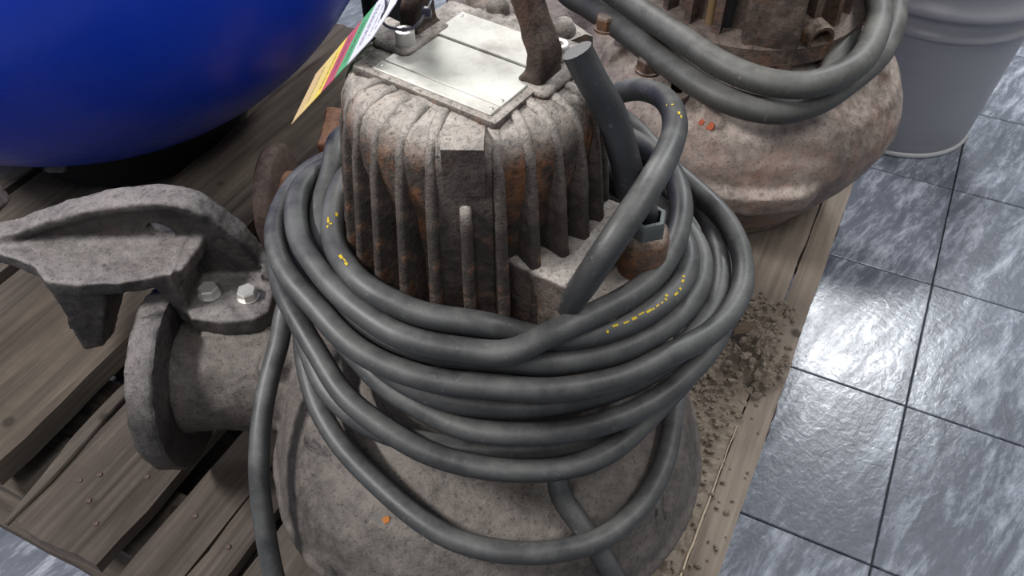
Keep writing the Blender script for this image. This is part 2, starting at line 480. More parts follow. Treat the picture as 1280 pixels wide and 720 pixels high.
def hex_bolt_bm(r, h, center, washer=True, mat=Matrix.Identity(4)):
    bm = bm_new(); T = Matrix.Translation(center) @ mat
    if washer: add_lathe(bm, [(0, 0), (r * 1.12, 0), (r * 1.12, h * 0.16), (0, h * 0.16)], 20, T)
    prof = [(0, h * 0.16), (r, h * 0.16), (r, h * 0.86), (r * 0.86, h), (0, h)]
    add_lathe(bm, prof, 6, T)
    return bm

# ------------------------------------------------------------------ floor: tiles laid in a grid turned 26.6 degrees
ANG = math.atan2(0.8942, 0.4476)                    # direction of the pallet boards and of one set of joints
RZ = Matrix.Rotation(ANG, 4, 'Z')
def ab(a, b, z=0.0): return RZ @ Vector((a, -b, z))  # a along the boards, b across them to the right

floor = obj('floor', box_bm((-2.4, -1.2, -0.06), (3.4, 4.4, -0.006)), M['grout'])
floor['kind'] = 'structure'
for wn, lo, hi in (('wall_back', (-2.7, 4.3, -0.006), (3.4, 4.4, 2.9)), ('wall_right', (3.3, -1.2, -0.006), (3.4, 4.3, 2.9))):
    wl = obj(wn, box_bm(lo, hi), M['wall']); wl['kind'] = 'structure'
SP = 0.2985; TW = 0.597
tile_me = None
for i in range(-3, 10):
    for j in range(-4, 4):
        a0 = 0.708 - SP * 1 + SP * i; b0 = 0.1935 + TW * j
        p = ab(a0 + SP / 2, b0 + TW / 2)
        if not (-1.9 < p.x < 2.4 and -0.7 < p.y < 3.3): continue
        if tile_me is None:
            bm = box_bm((-SP / 2 + 0.0013, -TW / 2 + 0.0013, -0.006), (SP / 2 - 0.0013, TW / 2 - 0.0013, 0.0), bevel=0.0012, seg=1)
            tile_me = bpy.data.meshes.new('tile'); bm.to_mesh(tile_me); bm.free(); tile_me.materials.append(M['tile'])
        t = bpy.data.objects.new('tile', tile_me); C.objects.link(t)
        t.parent = floor; t.location = p; t.rotation_euler = (0, 0, ANG)
        t['kind'] = 'structure'

# ------------------------------------------------------------------ pallet
pallet = thing('pallet', 'weathered wooden pallet carrying both rusty pumps on the tiled floor', 'pallet', (0, 0, 0), ANG)

def board_mesh(name, L, W, T, seed, mat, chip=0.006, nx=28, ny=5, split_end=0.0):
    """plank along x with worn edges and a chewed end; top at z = 0"""
    rnd = random.Random(seed); bm = bm_new()
    top = []; bot = []
    for i in range(nx + 1):
        rt = []; rb = []
        x = L * i / nx
        for j in range(ny + 1):
            y = -W / 2 + W * j / ny
            e = min(j, ny - j)
            dx = 0.0
            if i == 0 or i == nx:
                dx = (noise.noise(Vector((y * 60, seed * 3.7, i))) * chip * 1.5 - chip * 0.3) * (1 if i else -1)
            dy = 0.0
            if e == 0: dy = noise.noise(Vector((x * 16, seed * 1.3, j * 5))) * chip * 0.5
            z = noise.noise(Vector((x * 5, y * 40, seed))) * 0.0012 - (0.0025 if e == 0 else 0.0)
            rt.append(bm.verts.new((x + dx, y + dy, z)))
            rb.append(bm.verts.new((x + dx, y + dy, -T)))
        top.append(rt); bot.append(rb)
    for i in range(nx):
        for j in range(ny):
            bm.faces.new((top[i][j], top[i + 1][j], top[i + 1][j + 1], top[i][j + 1]))
            bm.faces.new((bot[i][j], bot[i][j + 1], bot[i + 1][j + 1], bot[i + 1][j]))
        for j in (0, ny):
            bm.faces.new((top[i][j], bot[i][j], bot[i + 1][j], top[i + 1][j]) if j == 0 else (top[i][j], top[i + 1][j], bot[i + 1][j], bot[i][j]))
    for i in (0, nx):
        for j in range(ny):
            bm.faces.new((top[i][j], top[i][j + 1], bot[i][j + 1], bot[i][j]))
    bmesh.ops.recalc_face_normals(bm, faces=bm.faces)
    me = bpy.data.meshes.new(name); bm.to_mesh(me); bm.free()
    me.materials.append(mat); me.shade_smooth(); me.set_sharp_from_angle(angle=math.radians(30))
    return me

def board(name, a0, a1, b0, b1, top, T, mat, seed, tilt=0.0, **kw):
    me = board_mesh(name, a1 - a0, b1 - b0, T, seed, mat, **kw)
    o = bpy.data.objects.new(name, me); C.objects.link(o)
    o.parent = pallet; o.location = (a0, -(b0 + b1) / 2, top); o.rotation_euler = (tilt, 0, 0)
    return o

#          a0     a1    b0      b1     top    thick
board('deck_board', 0.205, 1.42, -0.815, -0.668, 0.140, 0.022, M['wood_a'], 1, chip=0.010)
board('deck_board', 0.20, 1.42, -0.640, -0.5685, 0.133, 0.020, M['wood_a'], 2)
board('deck_board', 0.20, 1.40, -0.5665, -0.523, 0.132, 0.020, M['wood_a'], 3)
board('deck_board', 0.20, 1.42, -0.505, -0.402, 0.134, 0.022, M['wood_b'], 4)
board('deck_board', 0.21, 1.42, -0.380, -0.275, 0.138, 0.022, M['wood_b'], 5)
board('deck_board', 0.20, 1.42, -0.255, -0.150, 0.139, 0.022, M['wood_b'], 6)
board('deck_board', 0.20, 1.42, -0.140, -0.0325, 0.140, 0.022, M['wood_pale'], 7)
board('deck_board', 0.20, 1.42, -0.030, 0.008, 0.140, 0.022, M['wood_pale'], 8, chip=0.004)
board('deck_board', 0.255, 1.42, -0.868, -0.828, 0.104, 0.018, M['wood_c'], 9)
board('deck_board', 0.26, 1.42, -1.165, -1.075, 0.136, 0.022, M['wood_b'], 10)
board('deck_board', 0.26, 1.42, -1.33, -1.185, 0.138, 0.022, M['wood_b'], 11)
board('deck_board', 0.26, 1.42, -1.50, -1.35, 0.138, 0.022, M['wood_b'], 12)
for a in (0.30, 0.80, 1.30):
    me = board_mesh('stringer', 1.50, 0.10, 0.022, int(a * 100), M['wood_b'])
    o = bpy.data.objects.new('stringer', me); C.objects.link(o); o.parent = pallet
    o.location = (a, 1.49, 0.086 if a < 0.5 else 0.096); o.rotation_euler = (0, 0, -PI / 2)
    me = board_mesh('bottom_board', 1.46, 0.095, 0.02, int(a * 100) + 5, M['wood_a'])
    o = bpy.data.objects.new('bottom_board', me); C.objects.link(o); o.parent = pallet
    o.location = (a - 0.03, 1.46, 0.0205); o.rotation_euler = (0, 0, -PI / 2)
    for b in (-1.40, -0.74, -0.07):
        obj_bm = box_bm((-0.05, -0.05, 0.021), (0.05, 0.05, 0.064 if a < 0.5 else 0.074), bevel=0.003, seg=1)
        me = bpy.data.meshes.new('block'); obj_bm.to_mesh(me); obj_bm.free(); me.materials.append(M['wood_b'])
        o = bpy.data.objects.new('block', me); C.objects.link(o); o.parent = pallet; o.location = (a, -b, 0)
for k, a in enumerate((0.43, 0.55, 0.67)):  # extra boards, added to cover the bright floor and keep the gaps dark
    me = board_mesh('bottom_board', 1.46, 0.105, 0.018, 60 + k, M['wood_a'])
    o = bpy.data.objects.new('bottom_board', me); C.objects.link(o); o.parent = pallet
    o.location = (a, 1.46, 0.019); o.rotation_euler = (0, 0, -PI / 2)
# long splinter along the left edge of the second board, and the pale split at the right edge
def local_child(name, bm, mat, parent):
    me = bpy.data.meshes.new(name); bmesh.ops.recalc_face_normals(bm, faces=bm.faces); bm.to_mesh(me); bm.free(); me.materials.append(mat)
    o = bpy.data.objects.new(name, me); C.objects.link(o); o.parent = parent; return o
bm = bm_new()
pts = [(0.20, 0.812, 0.138), (0.27, 0.815, 0.140), (0.34, 0.822, 0.1405), (0.42, 0.828, 0.139), (0.50, 0.829, 0.134)]
add_sweep(bm, catmull(pts, 4), lambda t: rrect(0.006 + 0.018 * t * (1 - t) * 4 * 0.8, 0.008, 0.002, 1), (0, 1, 0.1))
roughen(bm, 0.0015, 60, 3)
local_child('splinter', bm, M['wood_b'], pallet)
bm = bm_new()
pts = [(0.44 + 0.019 * k, 0.0318 + 0.0011 * noise.noise(Vector((k * 0.9, 2.2, 0))), 0.1405 + 0.0012 * noise.noise(Vector((k * 0.7, 9.2, 0)))) for k in range(17)]
add_sweep(bm, pts, lambda t: rrect(0.0036 * (1.0 - t * 0.75), 0.004, 0.0008, 1), (0, 1, 0))
local_child('pale_splinter', bm, M['splinter'], pallet)['label'] = 'pale freshly split wood fibre'
rn = random.Random(4)
nail_me = None
for a, b in ((0.287, -0.775), (0.305, -0.758), (0.27, -0.742), (0.33, -0.70), (0.315, -0.61), (0.30, -0.545), (0.29, -0.45), (0.25, -0.71)):
    if nail_me is None:
        bm = lathe([(0, 0.0012), (0.0032, 0.0010), (0.0038, 0.0), (0.0038, -0.004), (0, -0.004)], 10)
        nail_me = bpy.data.meshes.new('nail_head'); bm.to_mesh(nail_me); bm.free(); nail_me.materials.append(M['rust_brown'])
    o = bpy.data.objects.new('nail_head', nail_me); C.objects.link(o); o.parent = pallet
    o.location = (a, -b, 0.1405 if b < -0.66 else 0.1335)

# thick plank lying on the left of the pallet
plank_me = board_mesh('wooden_plank', 1.05, 0.192, 0.040, 21, M['wood_c'], chip=0.012, nx=36)
plank = bpy.data.objects.new('wooden_plank', plank_me); C.objects.link(plank)
pl = ab(0.235, -0.957, 0.178); plank.location = pl; plank.rotation_euler = (0, 0, ANG)
tag(plank, 'thick brown plank lying under the cast iron claw at the left', 'plank')

# ------------------------------------------------------------------ blue tank on a ring foot
TX, TY = -0.7206, 1.4079; TR = 0.530; TZ = 0.657
tank = thing('pressure_tank', 'big glossy blue round-bottomed tank at the top left', 'tank', (TX, TY, 0.1405))
prof = [(0, TZ - 0.9 * TR)]
for k in range(1, 25):
    t = PI / 2 * k / 24; prof.append((TR * math.sin(t), TZ - 0.9 * TR * math.cos(t)))
prof += [(TR, TZ + 0.25), (TR, TZ + 0.5)]
for k in range(1, 17):
    t = PI / 2 * k / 16; prof.append((TR * math.cos(t), TZ + 0.5 + 0.3 * TR * math.sin(t)))
prof[-1] = (0, prof[-1][1])
obj('tank_shell', lathe(prof, 96, Matrix.Translation((TX, TY, 0))), M['tank'], tank, smooth=0)
obj('ring_foot', lathe([(0.190, 0.1405), (0.205, 0.1405), (0.210, 0.225), (0.195, 0.225), (0.190, 0.1405)], 48, Matrix.Translation((TX, TY, 0))), M['black'], tank, label='black ring foot', smooth=30)

# ------------------------------------------------------------------ grey bucket
BX, BY = 0.852, 1.600
bucket = thing('bucket', 'grey plastic bucket standing on the tiles behind the rear pump', 'bucket', (BX, BY, 0))
prof = [(0, 0.010), (0.140, 0.010), (0.146, 0.006), (0.150, 0.012), (0.1515, 0.020), (0.160, 0.10), (0.170, 0.20), (0.1775, 0.272), (0.1785, 0.281),
        (0.184, 0.2835), (0.1880, 0.2865), (0.1890, 0.291), (0.1860, 0.296), (0.1815, 0.301), (0.1805, 0.312), (0.1825, 0.327), (0.196, 0.331), (0.2015, 0.335),
        (0.2035, 0.341), (0.2000, 0.350), (0.190, 0.358), (0.189, 0.375), (0.192, 0.405), (0.203, 0.412), (0.206, 0.420), (0.204, 0.43), (0.199, 0.434),
        (0.190, 0.430), (0.186, 0.40), (0.164, 0.14), (0.146, 0.016), (0, 0.016)]
obj('bucket_body', lathe(prof, 96, Matrix.Translation((BX, BY, 0))), M['bucket'], bucket, smooth=0)
obj('base_rim', lathe([(0.1435, 0.0), (0.1515, 0.0), (0.1545, 0.003), (0.1545, 0.008), (0.1505, 0.0115), (0.1435, 0.0115), (0.1435, 0.0)], 96, Matrix.Translation((BX, BY, 0))), plain('pale_grey_rim', (0.46, 0.47, 0.47), 0.35), bucket, label='pale rim round the bottom', smooth=0)
bm = bm_new()
hp = [Vector((BX + 0.202 * math.cos(t), BY + 0.205 * math.sin(t), 0.418 + 0.006 * math.sin(t * 2))) for t in [PI * (0.02 + 0.96 * k / 30) for k in range(31)]]
add_tube(bm, hp, 0.0025, 8)
obj('wire_handle', bm, M['steel'], bucket, smooth=0)

# ------------------------------------------------------------------ front pump
PX, PY = -0.03, 0.587
pump = thing('submersible_pump', 'dusty cast iron pump with finned motor, cable coiled round it', 'pump', (PX, PY, 0.14))
PA = Matrix.Translation((PX, PY, 0))
E1 = Vector((0.819, -0.574, 0)); E2 = Vector((0.574, 0.819, 0))
PM = Matrix.Translation((PX, PY, 0)) @ Matrix.Rotation(math.atan2(-0.574, 0.819), 4, 'Z')     # local frame of the pump

# volute with its tangential outlet, one casting
bm = bm_new()
prof = [(0, 0.1425), (0.150, 0.1425), (0.160, 0.16), (0.198, 0.172), (0.226, 0.205), (0.240, 0.245), (0.2435, 0.258), (0.250, 0.262), (0.250, 0.272),
        (0.2435, 0.276), (0.238, 0.30), (0.224, 0.334), (0.198, 0.361), (0.166, 0.374), (0.142, 0.378), (0.130, 0.386), (0.122, 0.40), (0.119, 0.47), (0, 0.47)]
add_lathe(bm, prof, 72, PA)
AX = Matrix.Translation((0, 0.672, 0.272)) @ Matrix.Rotation(-PI / 2, 4, 'Y')    # lathe z axis -> world -x
add_lathe(bm, [(0, 0.03), (0.098, 0.03), (0.098, 0.13), (0.092, 0.20), (0.078, 0.26), (0.070, 0.31), (0.068, 0.34), (0.068, 0.385), (0.073, 0.400), (0.073, 0.415), (0, 0.415)], 40, AX)
add_box(bm, (-0.372, 0.672, 0.29), (-0.288, 0.765, 0.348))                        # boss under the claw's bolts
add_box(bm, (-0.292, 0.62, 0.325), (-0.262, 0.66, 0.345))
me = fused(bm, 0.0042, 7, 0.0022, 22, 1, 0.0006, 130)
volute = obj('volute', me, M['volute'], pump)
AXF = Matrix.Translation((0, 0.672, 0.272)) @ Matrix.Rotation(-PI / 2, 4, 'Y')
bm = lathe([(0.062, 0.400), (0.106, 0.400), (0.113, 0.402), (0.1155, 0.407), (0.1155, 0.428), (0.113, 0.433), (0.106, 0.436), (0.062, 0.436), (0.062, 0.400)], 64, AXF)
bmesh.ops.subdivide_edges(bm, edges=bm.edges[:], cuts=1)
roughen(bm, 0.0020, 38, 5, 0.0008, 160)
obj('discharge_flange', bm, M['claw'], pump, smooth=40)

# motor core: shoulder and barrel, behind the fins
prof = [(0, 0.7615), (0.060, 0.7625), (0.076, 0.7615), (0.0884, 0.7583), (0.0965, 0.7510), (0.1013, 0.7402), (0.1030, 0.727), (0.1022, 0.710), (0.0980, 0.69), (0.0935, 0.655), (0.0930, 0.60), (0.097, 0.54), (0.103, 0.472), (0.119, 0.470), (0.119, 0.46), (0, 0.46)]
pf = []
for (r0, z0), (r1, z1) in zip(prof, prof[1:]):
    m = max(1, int(math.hypot(r1 - r0, z1 - z0) / 0.012))
    for k in range(m): pf.append((r0 + (r1 - r0) * k / m, z0 + (z1 - z0) * k / m))
pf.append(prof[-1])
bm = lathe(pf, 96, PA); roughen(bm, 0.0014, 60, 2)
obj('motor_housing', bm, M['core'], pump, smooth=0)

# cooling fins: one rib shape, copied round the barrel
def fin_bm(z_top=None, seed=0, wid=1.0):
    outer = []
    if z_top is None:
        # from the pad over the rounded shoulder and down
        outer = [(0.066, 0.7645), (0.078, 0.7635), (0.089, 0.7595), (0.0975, 0.752), (0.1025, 0.741), (0.1045, 0.728)]
        z0 = 0.715
    else:
        outer = [(0.092, z_top + 0.003), (0.1010, z_top + 0.0015), (0.105 + (0.74 - z_top) * 0.1, z_top - 0.004)]
        z0 = z_top - 0.015
    k = 0
    while z0 > 0.476:
        outer.append((0.105 + (0.74 - z0) * 0.104, z0)); z0 -= 0.024; k += 1
    outer.append((0.105 + (0.74 - 0.474) * 0.104, 0.474))
    bm = bm_new(); rings = []
    for i, (r, z) in enumerate(outer):
        j0, j1 = max(i - 1, 0), min(i + 1, len(outer) - 1)
        tx, tz = outer[j1][0] - outer[j0][0], outer[j1][1] - outer[j0][1]
        l = math.hypot(tx, tz); nx_, nz_ = -tz / l, tx / l          # outward normal in (r, z)
        ring = []
        dep = 0.032
        if z_top is None and i < 5: dep = 0.010 + 0.0035 * i
        for u, w in ((-dep, -0.0072), (-dep * 0.5, -0.0060), (-0.0022, -0.0046), (-0.0004, -0.0030), (0.0, 0.0), (-0.0004, 0.0030), (-0.0022, 0.0046), (-dep * 0.5, 0.0060), (-dep, 0.0072)):
            j = noise.noise(Vector((z * 60, w * 300, seed + 3.3 + i * 0.37))) * 0.0007
            ring.append(bm.verts.new((r + nx_ * (u + j), w * wid + j, z + nz_ * u)))
        rings.append(ring)
    for A, B in zip(rings, rings[1:]):
        for q in range(len(A) - 1): bm.faces.new((A[q], A[q + 1], B[q + 1], B[q]))
    bm.faces.new(rings[0]); bm.faces.new(rings[-1][::-1])
    bmesh.ops.recalc_face_normals(bm, faces=bm.faces)
    return bm
NF = 26
FRONT = math.radians(-92)
fin_meshes = []
for s in range(4):
    me = bpy.data.meshes.new('cooling_fin'); bm = fin_bm(None, s * 7.7); bm.to_mesh(me); bm.free()
    me.materials.append(M['motor']); me.shade_smooth(); fin_meshes.append(me)
short_fin = bpy.data.meshes.new('cooling_fin'); bm = fin_bm(0.706, 50); bm.to_mesh(short_fin); bm.free()
short_fin.materials.append(M['motor']); short_fin.shade_smooth()
def put(name, me, ang):
    o = bpy.data.objects.new(name, me); C.objects.link(o); o.parent = pump
    o.matrix_basis = Matrix.Translation((0, 0, -0.14)) @ Matrix.Rotation(ang, 4, 'Z'); return o
for k in range(NF):
    a = FRONT + 2 * PI * k / NF
    if k in (0, 9, 17): put('cooling_fin', short_fin, a)
    else: put('cooling_fin', fin_meshes[(k * 7) % 4], a)
# three flat bosses between the fins, one facing the front
def boss_bm():
    bm = bm_new()
    add_prism(bm, [(0.062, 0.7605), (0.080, 0.7605), (0.0920, 0.7560), (0.0990, 0.7470), (0.1020, 0.735), (0.1035, 0.70), (0.1060, 0.62), (0.109, 0.474), (0.085, 0.474)], -0.0205, 0.0205)
    bmesh.ops.bevel(bm, geom=[e for e in bm.edges if abs(e.verts[0].co.y - e.verts[1].co.y) < 1e-6], offset=0.0035, segments=3, affect='EDGES', profile=0.5)
    add_prism(bm, [(0.080, 0.7610), (0.098, 0.7625), (0.1055, 0.7580), (0.1062, 0.748), (0.1036, 0.715), (0.09, 0.715)], -0.0150, 0.0150)
    bmesh.ops.bevel(bm, geom=list({e for f in bm.faces[-8:] for e in f.edges}), offset=0.0028, segments=3, affect='EDGES', profile=0.5)
    return bm
boss_me = bpy.data.meshes.new('boss'); bm = boss_bm(); bmesh.ops.recalc_face_normals(bm, faces=bm.faces); bm.to_mesh(boss_me); bm.free()
boss_me.materials.append(M['motor']); boss_me.shade_smooth(); boss_me.set_sharp_from_angle(angle=math.radians(45))
for k in (0, 9, 17): put('boss', boss_me, FRONT + 2 * PI * k / NF)

# raised pad, nameplates with rivets
bm = box_bm((-0.070, -0.060, 0.752), (0.066, 0.066, 0.7665), PM, bevel=0.004, seg=2)
roughen(bm, 0.0006, 90, 4)
obj('top_pad', bm, M['motor'], pump, smooth=40)
def plate(e10, e11, e20, e21, z0, z1, label):
    return obj('nameplate', box_bm((e10, e20, z0), (e11, e21, z1), PM, bevel=0.0006, seg=1), M['plate'], pump, label=label, smooth=30)
plates = [plate(-0.052, 0.058, -0.0545, -0.0425, 0.7663, 0.7679, 'narrow strip plate along the front edge'),
          plate(-0.052, 0.058, -0.0415, 0.0100, 0.7663, 0.7676, 'large blank dusty plate'),
          plate(-0.046, 0.046, 0.0110, 0.0500, 0.7663, 0.7686, 'raised rear plate')]
riv_me = bpy.data.meshes.new('rivet'); bm = lathe([(0.0019, -0.001), (0.0019, 0.0003), (0.0012, 0.0011), (0, 0.0014)], 10); bm.to_mesh(riv_me); bm.free(); riv_me.materials.append(M['steel'])
for pi_, u, v in ((0, -0.0475, -0.0485), (0, 0.054, -0.0485), (1, -0.046, -0.018), (1, 0.054, -0.036), (2, -0.042, 0.044), (2, -0.0425, 0.017)):
    pt = plates[pi_]
    o = bpy.data.objects.new('rivet', riv_me); C.objects.link(o); o.parent = pt
    o.location = (PM @ Vector((u, v, 0.7685 if pi_ == 2 else (0.7678 if pi_ == 0 else 0.7675)))) - root_loc(pt)

# lifting handle: forged strap with feet, and its socket screws
def hs(t):
    k = abs(t - 0.5) * 2
    w = 0.020 + 0.013 * max(0, (k - 0.62) / 0.38) ** 1.1
    return rrect(w, 0.015 + 0.003 * k, 0.004, 3)
hz = [(0.0560, 0.7655), (0.0590, 0.774), (0.0585, 0.788), (0.0520, 0.804), (0.0475, 0.818), (0.0400, 0.835), (0.030, 0.848), (0.018, 0.856), (0.006, 0.859)]
path = [(u, z) for u, z in hz] + [(-u, z) for u, z in hz[::-1]]
pp = catmull([PM @ Vector((u, 0.010, z)) for u, z in path], 4)
bm = bm_new(); add_sweep(bm, pp, hs, E2); roughen(bm, 0.0022, 55, 6, 0.0007, 300)
handle = obj('lifting_handle', bm, M['handle'], pump, smooth=50)
for s in (-1, 1):
    bm = bm_new(); add_box(bm, (s * 0.058 - 0.019, -0.030, 0.762), (s * 0.058 + 0.019, 0.028, 0.7715), PM)
    bmesh.ops.bevel(bm, geom=bm.edges[:], offset=0.006, segments=3, affect='EDGES', profile=0.5)
    if s > 0:
        bmesh.ops.translate(bm, verts=bm.verts, vec=E2 * 0.018 - Vector((0, 0, 0.004)))
    obj('handle_foot', bm, M['motor'], handle, smooth=60)
def socket_screw(loc):
    bm = bm_new(); T = Matrix.Translation(loc)
    add_lathe(bm, [(0, -0.002), (0.0078, -0.002), (0.0078, 0.0075), (0.0070, 0.0085), (0.0046, 0.0085)], 24, T)
    ring = [v for v in bm.verts if abs((v.co - Vector(loc)).z - 0.0085) < 1e-5 and ((v.co - Vector(loc)).xy.length < 0.005)]
    # hexagonal socket
    hexv = [bm.verts.new(Vector(loc) + Vector((0.0040 * math.cos(PI / 3 * k), 0.0040 * math.sin(PI / 3 * k), 0.0085))) for k in range(6)]
    low = [bm.verts.new(v.co - Vector((0, 0, 0.0045))) for v in hexv]
    for k in range(6): bm.faces.new((hexv[k], hexv[(k + 1) % 6], low[(k + 1) % 6], low[k]))
    bm.faces.new(low)
    ring.sort(key=lambda v: math.atan2(v.co.y - loc[1], v.co.x - loc[0]))
    for k in range(24):
        a, b = ring[k], ring[(k + 1) % 24]
        ang = math.atan2((a.co.y + b.co.y) / 2 - loc[1], (a.co.x + b.co.x) / 2 - loc[0])
        h = hexv[int(round(ang / (PI / 3))) % 6]
        bm.faces.new((a, b, h))
        h2 = hexv[int(round(math.atan2(b.co.y - loc[1], b.co.x - loc[0]) / (PI / 3) + 0.0)) % 6]
    for k in range(6):
        h, h2 = hexv[k], hexv[(k + 1) % 6]
        mid = min(ring, key=lambda v: (v.co - (h.co + h2.co) / 2).length)
        try: bm.faces.new((h, h2, mid))
        except ValueError: pass
    return bm
for loc in (PM @ Vector((-0.0505, -0.0165, 0.773)), PM @ Vector((0.058, 0.0335, 0.773))):
    obj('socket_screw', socket_screw(tuple(loc)), M['steel'], pump, label='bright socket head screw')
# cast nubs along the back edge of the cover
for u, v in ((-0.068, 0.020), (-0.03, 0.078), (0.005, 0.082), (0.035, 0.078)):
    bm = lathe([(0.011, 0.752), (0.0095, 0.766), (0.006, 0.773), (0, 0.775)], 16, Matrix.Translation(PM @ Vector((u, v, 0))))
    obj('cover_nub', bm, M['motor'], pump, smooth=0)

# cable entry block with gland bosses on the right
bm = bm_new()
add_box(bm, (0.055, -0.060, 0.47), (0.132, 0.052, 0.640), PM)
add_box(bm, (0.10, -0.044, 0.47), (0.150, 0.050, 0.597), PM)
me = fused(bm, 0.003, 5, 0.0012, 60, 8, 0.0005, 250)
block = obj('cable_entry_block', me, M['motor'], pump)
GL = PM @ Vector((0.146, 0.036, 0))
bm = bm_new()
add_lathe(bm, [(0.0135, 0.638), (0.0185, 0.638), (0.0215, 0.634), (0.0225, 0.628), (0.0215, 0.600), (0.023, 0.585), (0.023, 0.54), (0, 0.54), (0, 0.615), (0.0135, 0.615), (0.0135, 0.638)], 36, Matrix.Translation((GL.x, GL.y, 0)))
roughen(bm, 0.0012, 80, 3)
obj('gland_boss', bm, M['gland'], pump, label='rusty orange gland boss', smooth=40)
bm = bm_new()
add_lathe(bm, [(0.0135, 0.634), (0.0185, 0.634), (0.0185, 0.650), (0.0170, 0.653), (0.0135, 0.653), (0.0135, 0.634)], 6, Matrix.Translation((GL.x, GL.y, 0)) @ Matrix.Rotation(0.3, 4, 'Z'))
obj('gland_nut', bm, plain('greenish_grey_metal', (0.11, 0.125, 0.125), 0.45, 0.4), pump)
bm = bm_new()
add_lathe(bm, [(0.010, 0.590), (0.015, 0.592), (0.019, 0.588), (0.020, 0.578), (0.020, 0.53), (0, 0.53), (0, 0.56), (0.010, 0.56), (0.010, 0.590)], 30, Matrix.Translation(PM @ Vector((0.142, -0.020, 0))))
roughen(bm, 0.0012, 80, 9)
obj('gland_boss', bm, M['gland'], pump, label='lower rusty boss with a dark hole', smooth=40)

# guide claw bolted on the outlet
YW = 0.752
bm = bm_new()
web = [(-0.70, 0.405), (-0.70, 0.440), (-0.62, 0.425), (-0.532, 0.452), (-0.47, 0.472), (-0.404, 0.480), (-0.362, 0.469), (-0.332, 0.430), (-0.316, 0.386), (-0.306, 0.345),
       (-0.375, 0.345), (-0.385, 0.365), (-0.40, 0.412), (-0.46, 0.415), (-0.560, 0.415), (-0.60, 0.408)]
add_prism(bm, web, YW, YW + 0.022)
rib = catmull([(-0.70, YW + 0.010, 0.432), (-0.60, YW + 0.010, 0.433), (-0.532, YW + 0.010, 0.457), (-0.47, YW + 0.010, 0.476), (-0.404, YW + 0.010, 0.484), (-0.362, YW + 0.010, 0.472), (-0.332, YW + 0.012, 0.432), (-0.314, YW + 0.016, 0.388), (-0.303, YW + 0.016, 0.350)], 5)
add_sweep(bm, rib, lambda t: rrect(0.030 + 0.008 * math.sin(t * PI), 0.014, 0.005, 2), (0, 1, 0))
shelf = [(-0.70, 0.740), (-0.60, 0.730), (-0.545, 0.706), (-0.525, 0.682), (-0.49, 0.676), (-0.44, 0.678), (-0.40, 0.688), (-0.375, 0.700), (-0.36, 0.76), (-0.50, 0.765), (-0.70, 0.765)]
a = [bm.verts.new((x, y, 0.411)) for x, y in shelf]; b = [bm.verts.new((x, y, 0.430)) for x, y in shelf]
bm.faces.new(a[::-1]); bm.faces.new(b)
for k in range(len(a)): bm.faces.new((a[k], a[(k + 1) % len(a)], b[(k + 1) % len(a)], b[k]))
# base pad and the vertical cheek that ties it to the shelf
pad = [(-0.392, 0.70), (-0.375, 0.678), (-0.34, 0.672), (-0.30, 0.676), (-0.286, 0.69), (-0.284, 0.775), (-0.392, 0.775)]
a = [bm.verts.new((x, y, 0.346)) for x, y in pad]; b = [bm.verts.new((x, y, 0.371)) for x, y in pad]
bm.faces.new(a[::-1]); bm.faces.new(b)
for k in range(len(a)): bm.faces.new((a[k], a[(k + 1) % len(a)], b[(k + 1) % len(a)], b[k]))
add_prism(bm, [(-0.412, 0.430), (-0.412, 0.411), (-0.392, 0.352), (-0.378, 0.352), (-0.384, 0.412), (-0.384, 0.432)], 0.690, 0.765)
add_prism(bm, [(-0.300, 0.352), (-0.288, 0.352), (-0.290, 0.376), (-0.304, 0.385)], 0.735, 0.775)
# hook under the shelf
def wedge(top, bot, z0, z1):
    a = [bm.verts.new((x, y, z1)) for x, y in top]; b = [bm.verts.new((x, y, z0)) for x, y in bot]
    bm.faces.new(a); bm.faces.new(b[::-1])
    for k in range(4): bm.faces.new((a[k], b[k], b[(k + 1) % 4], a[(k + 1) % 4]))
wedge([(-0.530, 0.686), (-0.460, 0.686), (-0.445, 0.755), (-0.515, 0.755)], [(-0.532, 0.692), (-0.508, 0.694), (-0.500, 0.722), (-0.525, 0.722)], 0.300, 0.420)
# second prong that runs beside the arm at the far left
add_tube(bm, catmull([(-0.70, 0.83, 0.40), (-0.66, 0.815, 0.425), (-0.63, 0.80, 0.448), (-0.612, 0.795, 0.462)], 4), 0.017, 12)
add_box(bm, (-0.72, 0.74, 0.39), (-0.66, 0.85, 0.43))
me = fused(bm, 0.0030, 4, 0.0021, 26, 11, 0.0007, 150)
# elongated hole through the web
o = obj('guide_claw', me, M['claw'], pump)
cut = bm_new()
hole = []
for k in range(20):
    t = 2 * PI * k / 20
    hole.append((-0.410 + 0.017 * math.cos(t) * math.cos(-0.55) - 0.0095 * math.sin(t) * math.sin(-0.55), 0.443 + 0.015 * math.cos(t) * math.sin(-0.55) + 0.0095 * math.sin(t) * math.cos(-0.55)))
add_prism(cut, hole, 0.70, 0.80)
bmesh.ops.recalc_face_normals(cut, faces=cut.faces)
cm = bpy.data.meshes.new('temporary'); cut.to_mesh(cm); cut.free()
co = bpy.data.objects.new('temporary', cm); C.objects.link(co)
md = o.modifiers.new('hole', 'BOOLEAN'); md.object = co; md.solver = 'EXACT'
dg = bpy.context.evaluated_depsgraph_get(); dg.update()
nm = bpy.data.meshes.new_from_object(o.evaluated_get(dg)); o.modifiers.clear()
old = o.data; o.data = nm; nm.name = 'guide_claw'; bpy.data.meshes.remove(old)
bpy.data.objects.remove(co); bpy.data.meshes.remove(cm)
nm.materials.clear(); nm.materials.append(M['claw']); nm.polygons.foreach_set('material_index', [0] * len(nm.polygons))
nm.shade_smooth()
claw = o
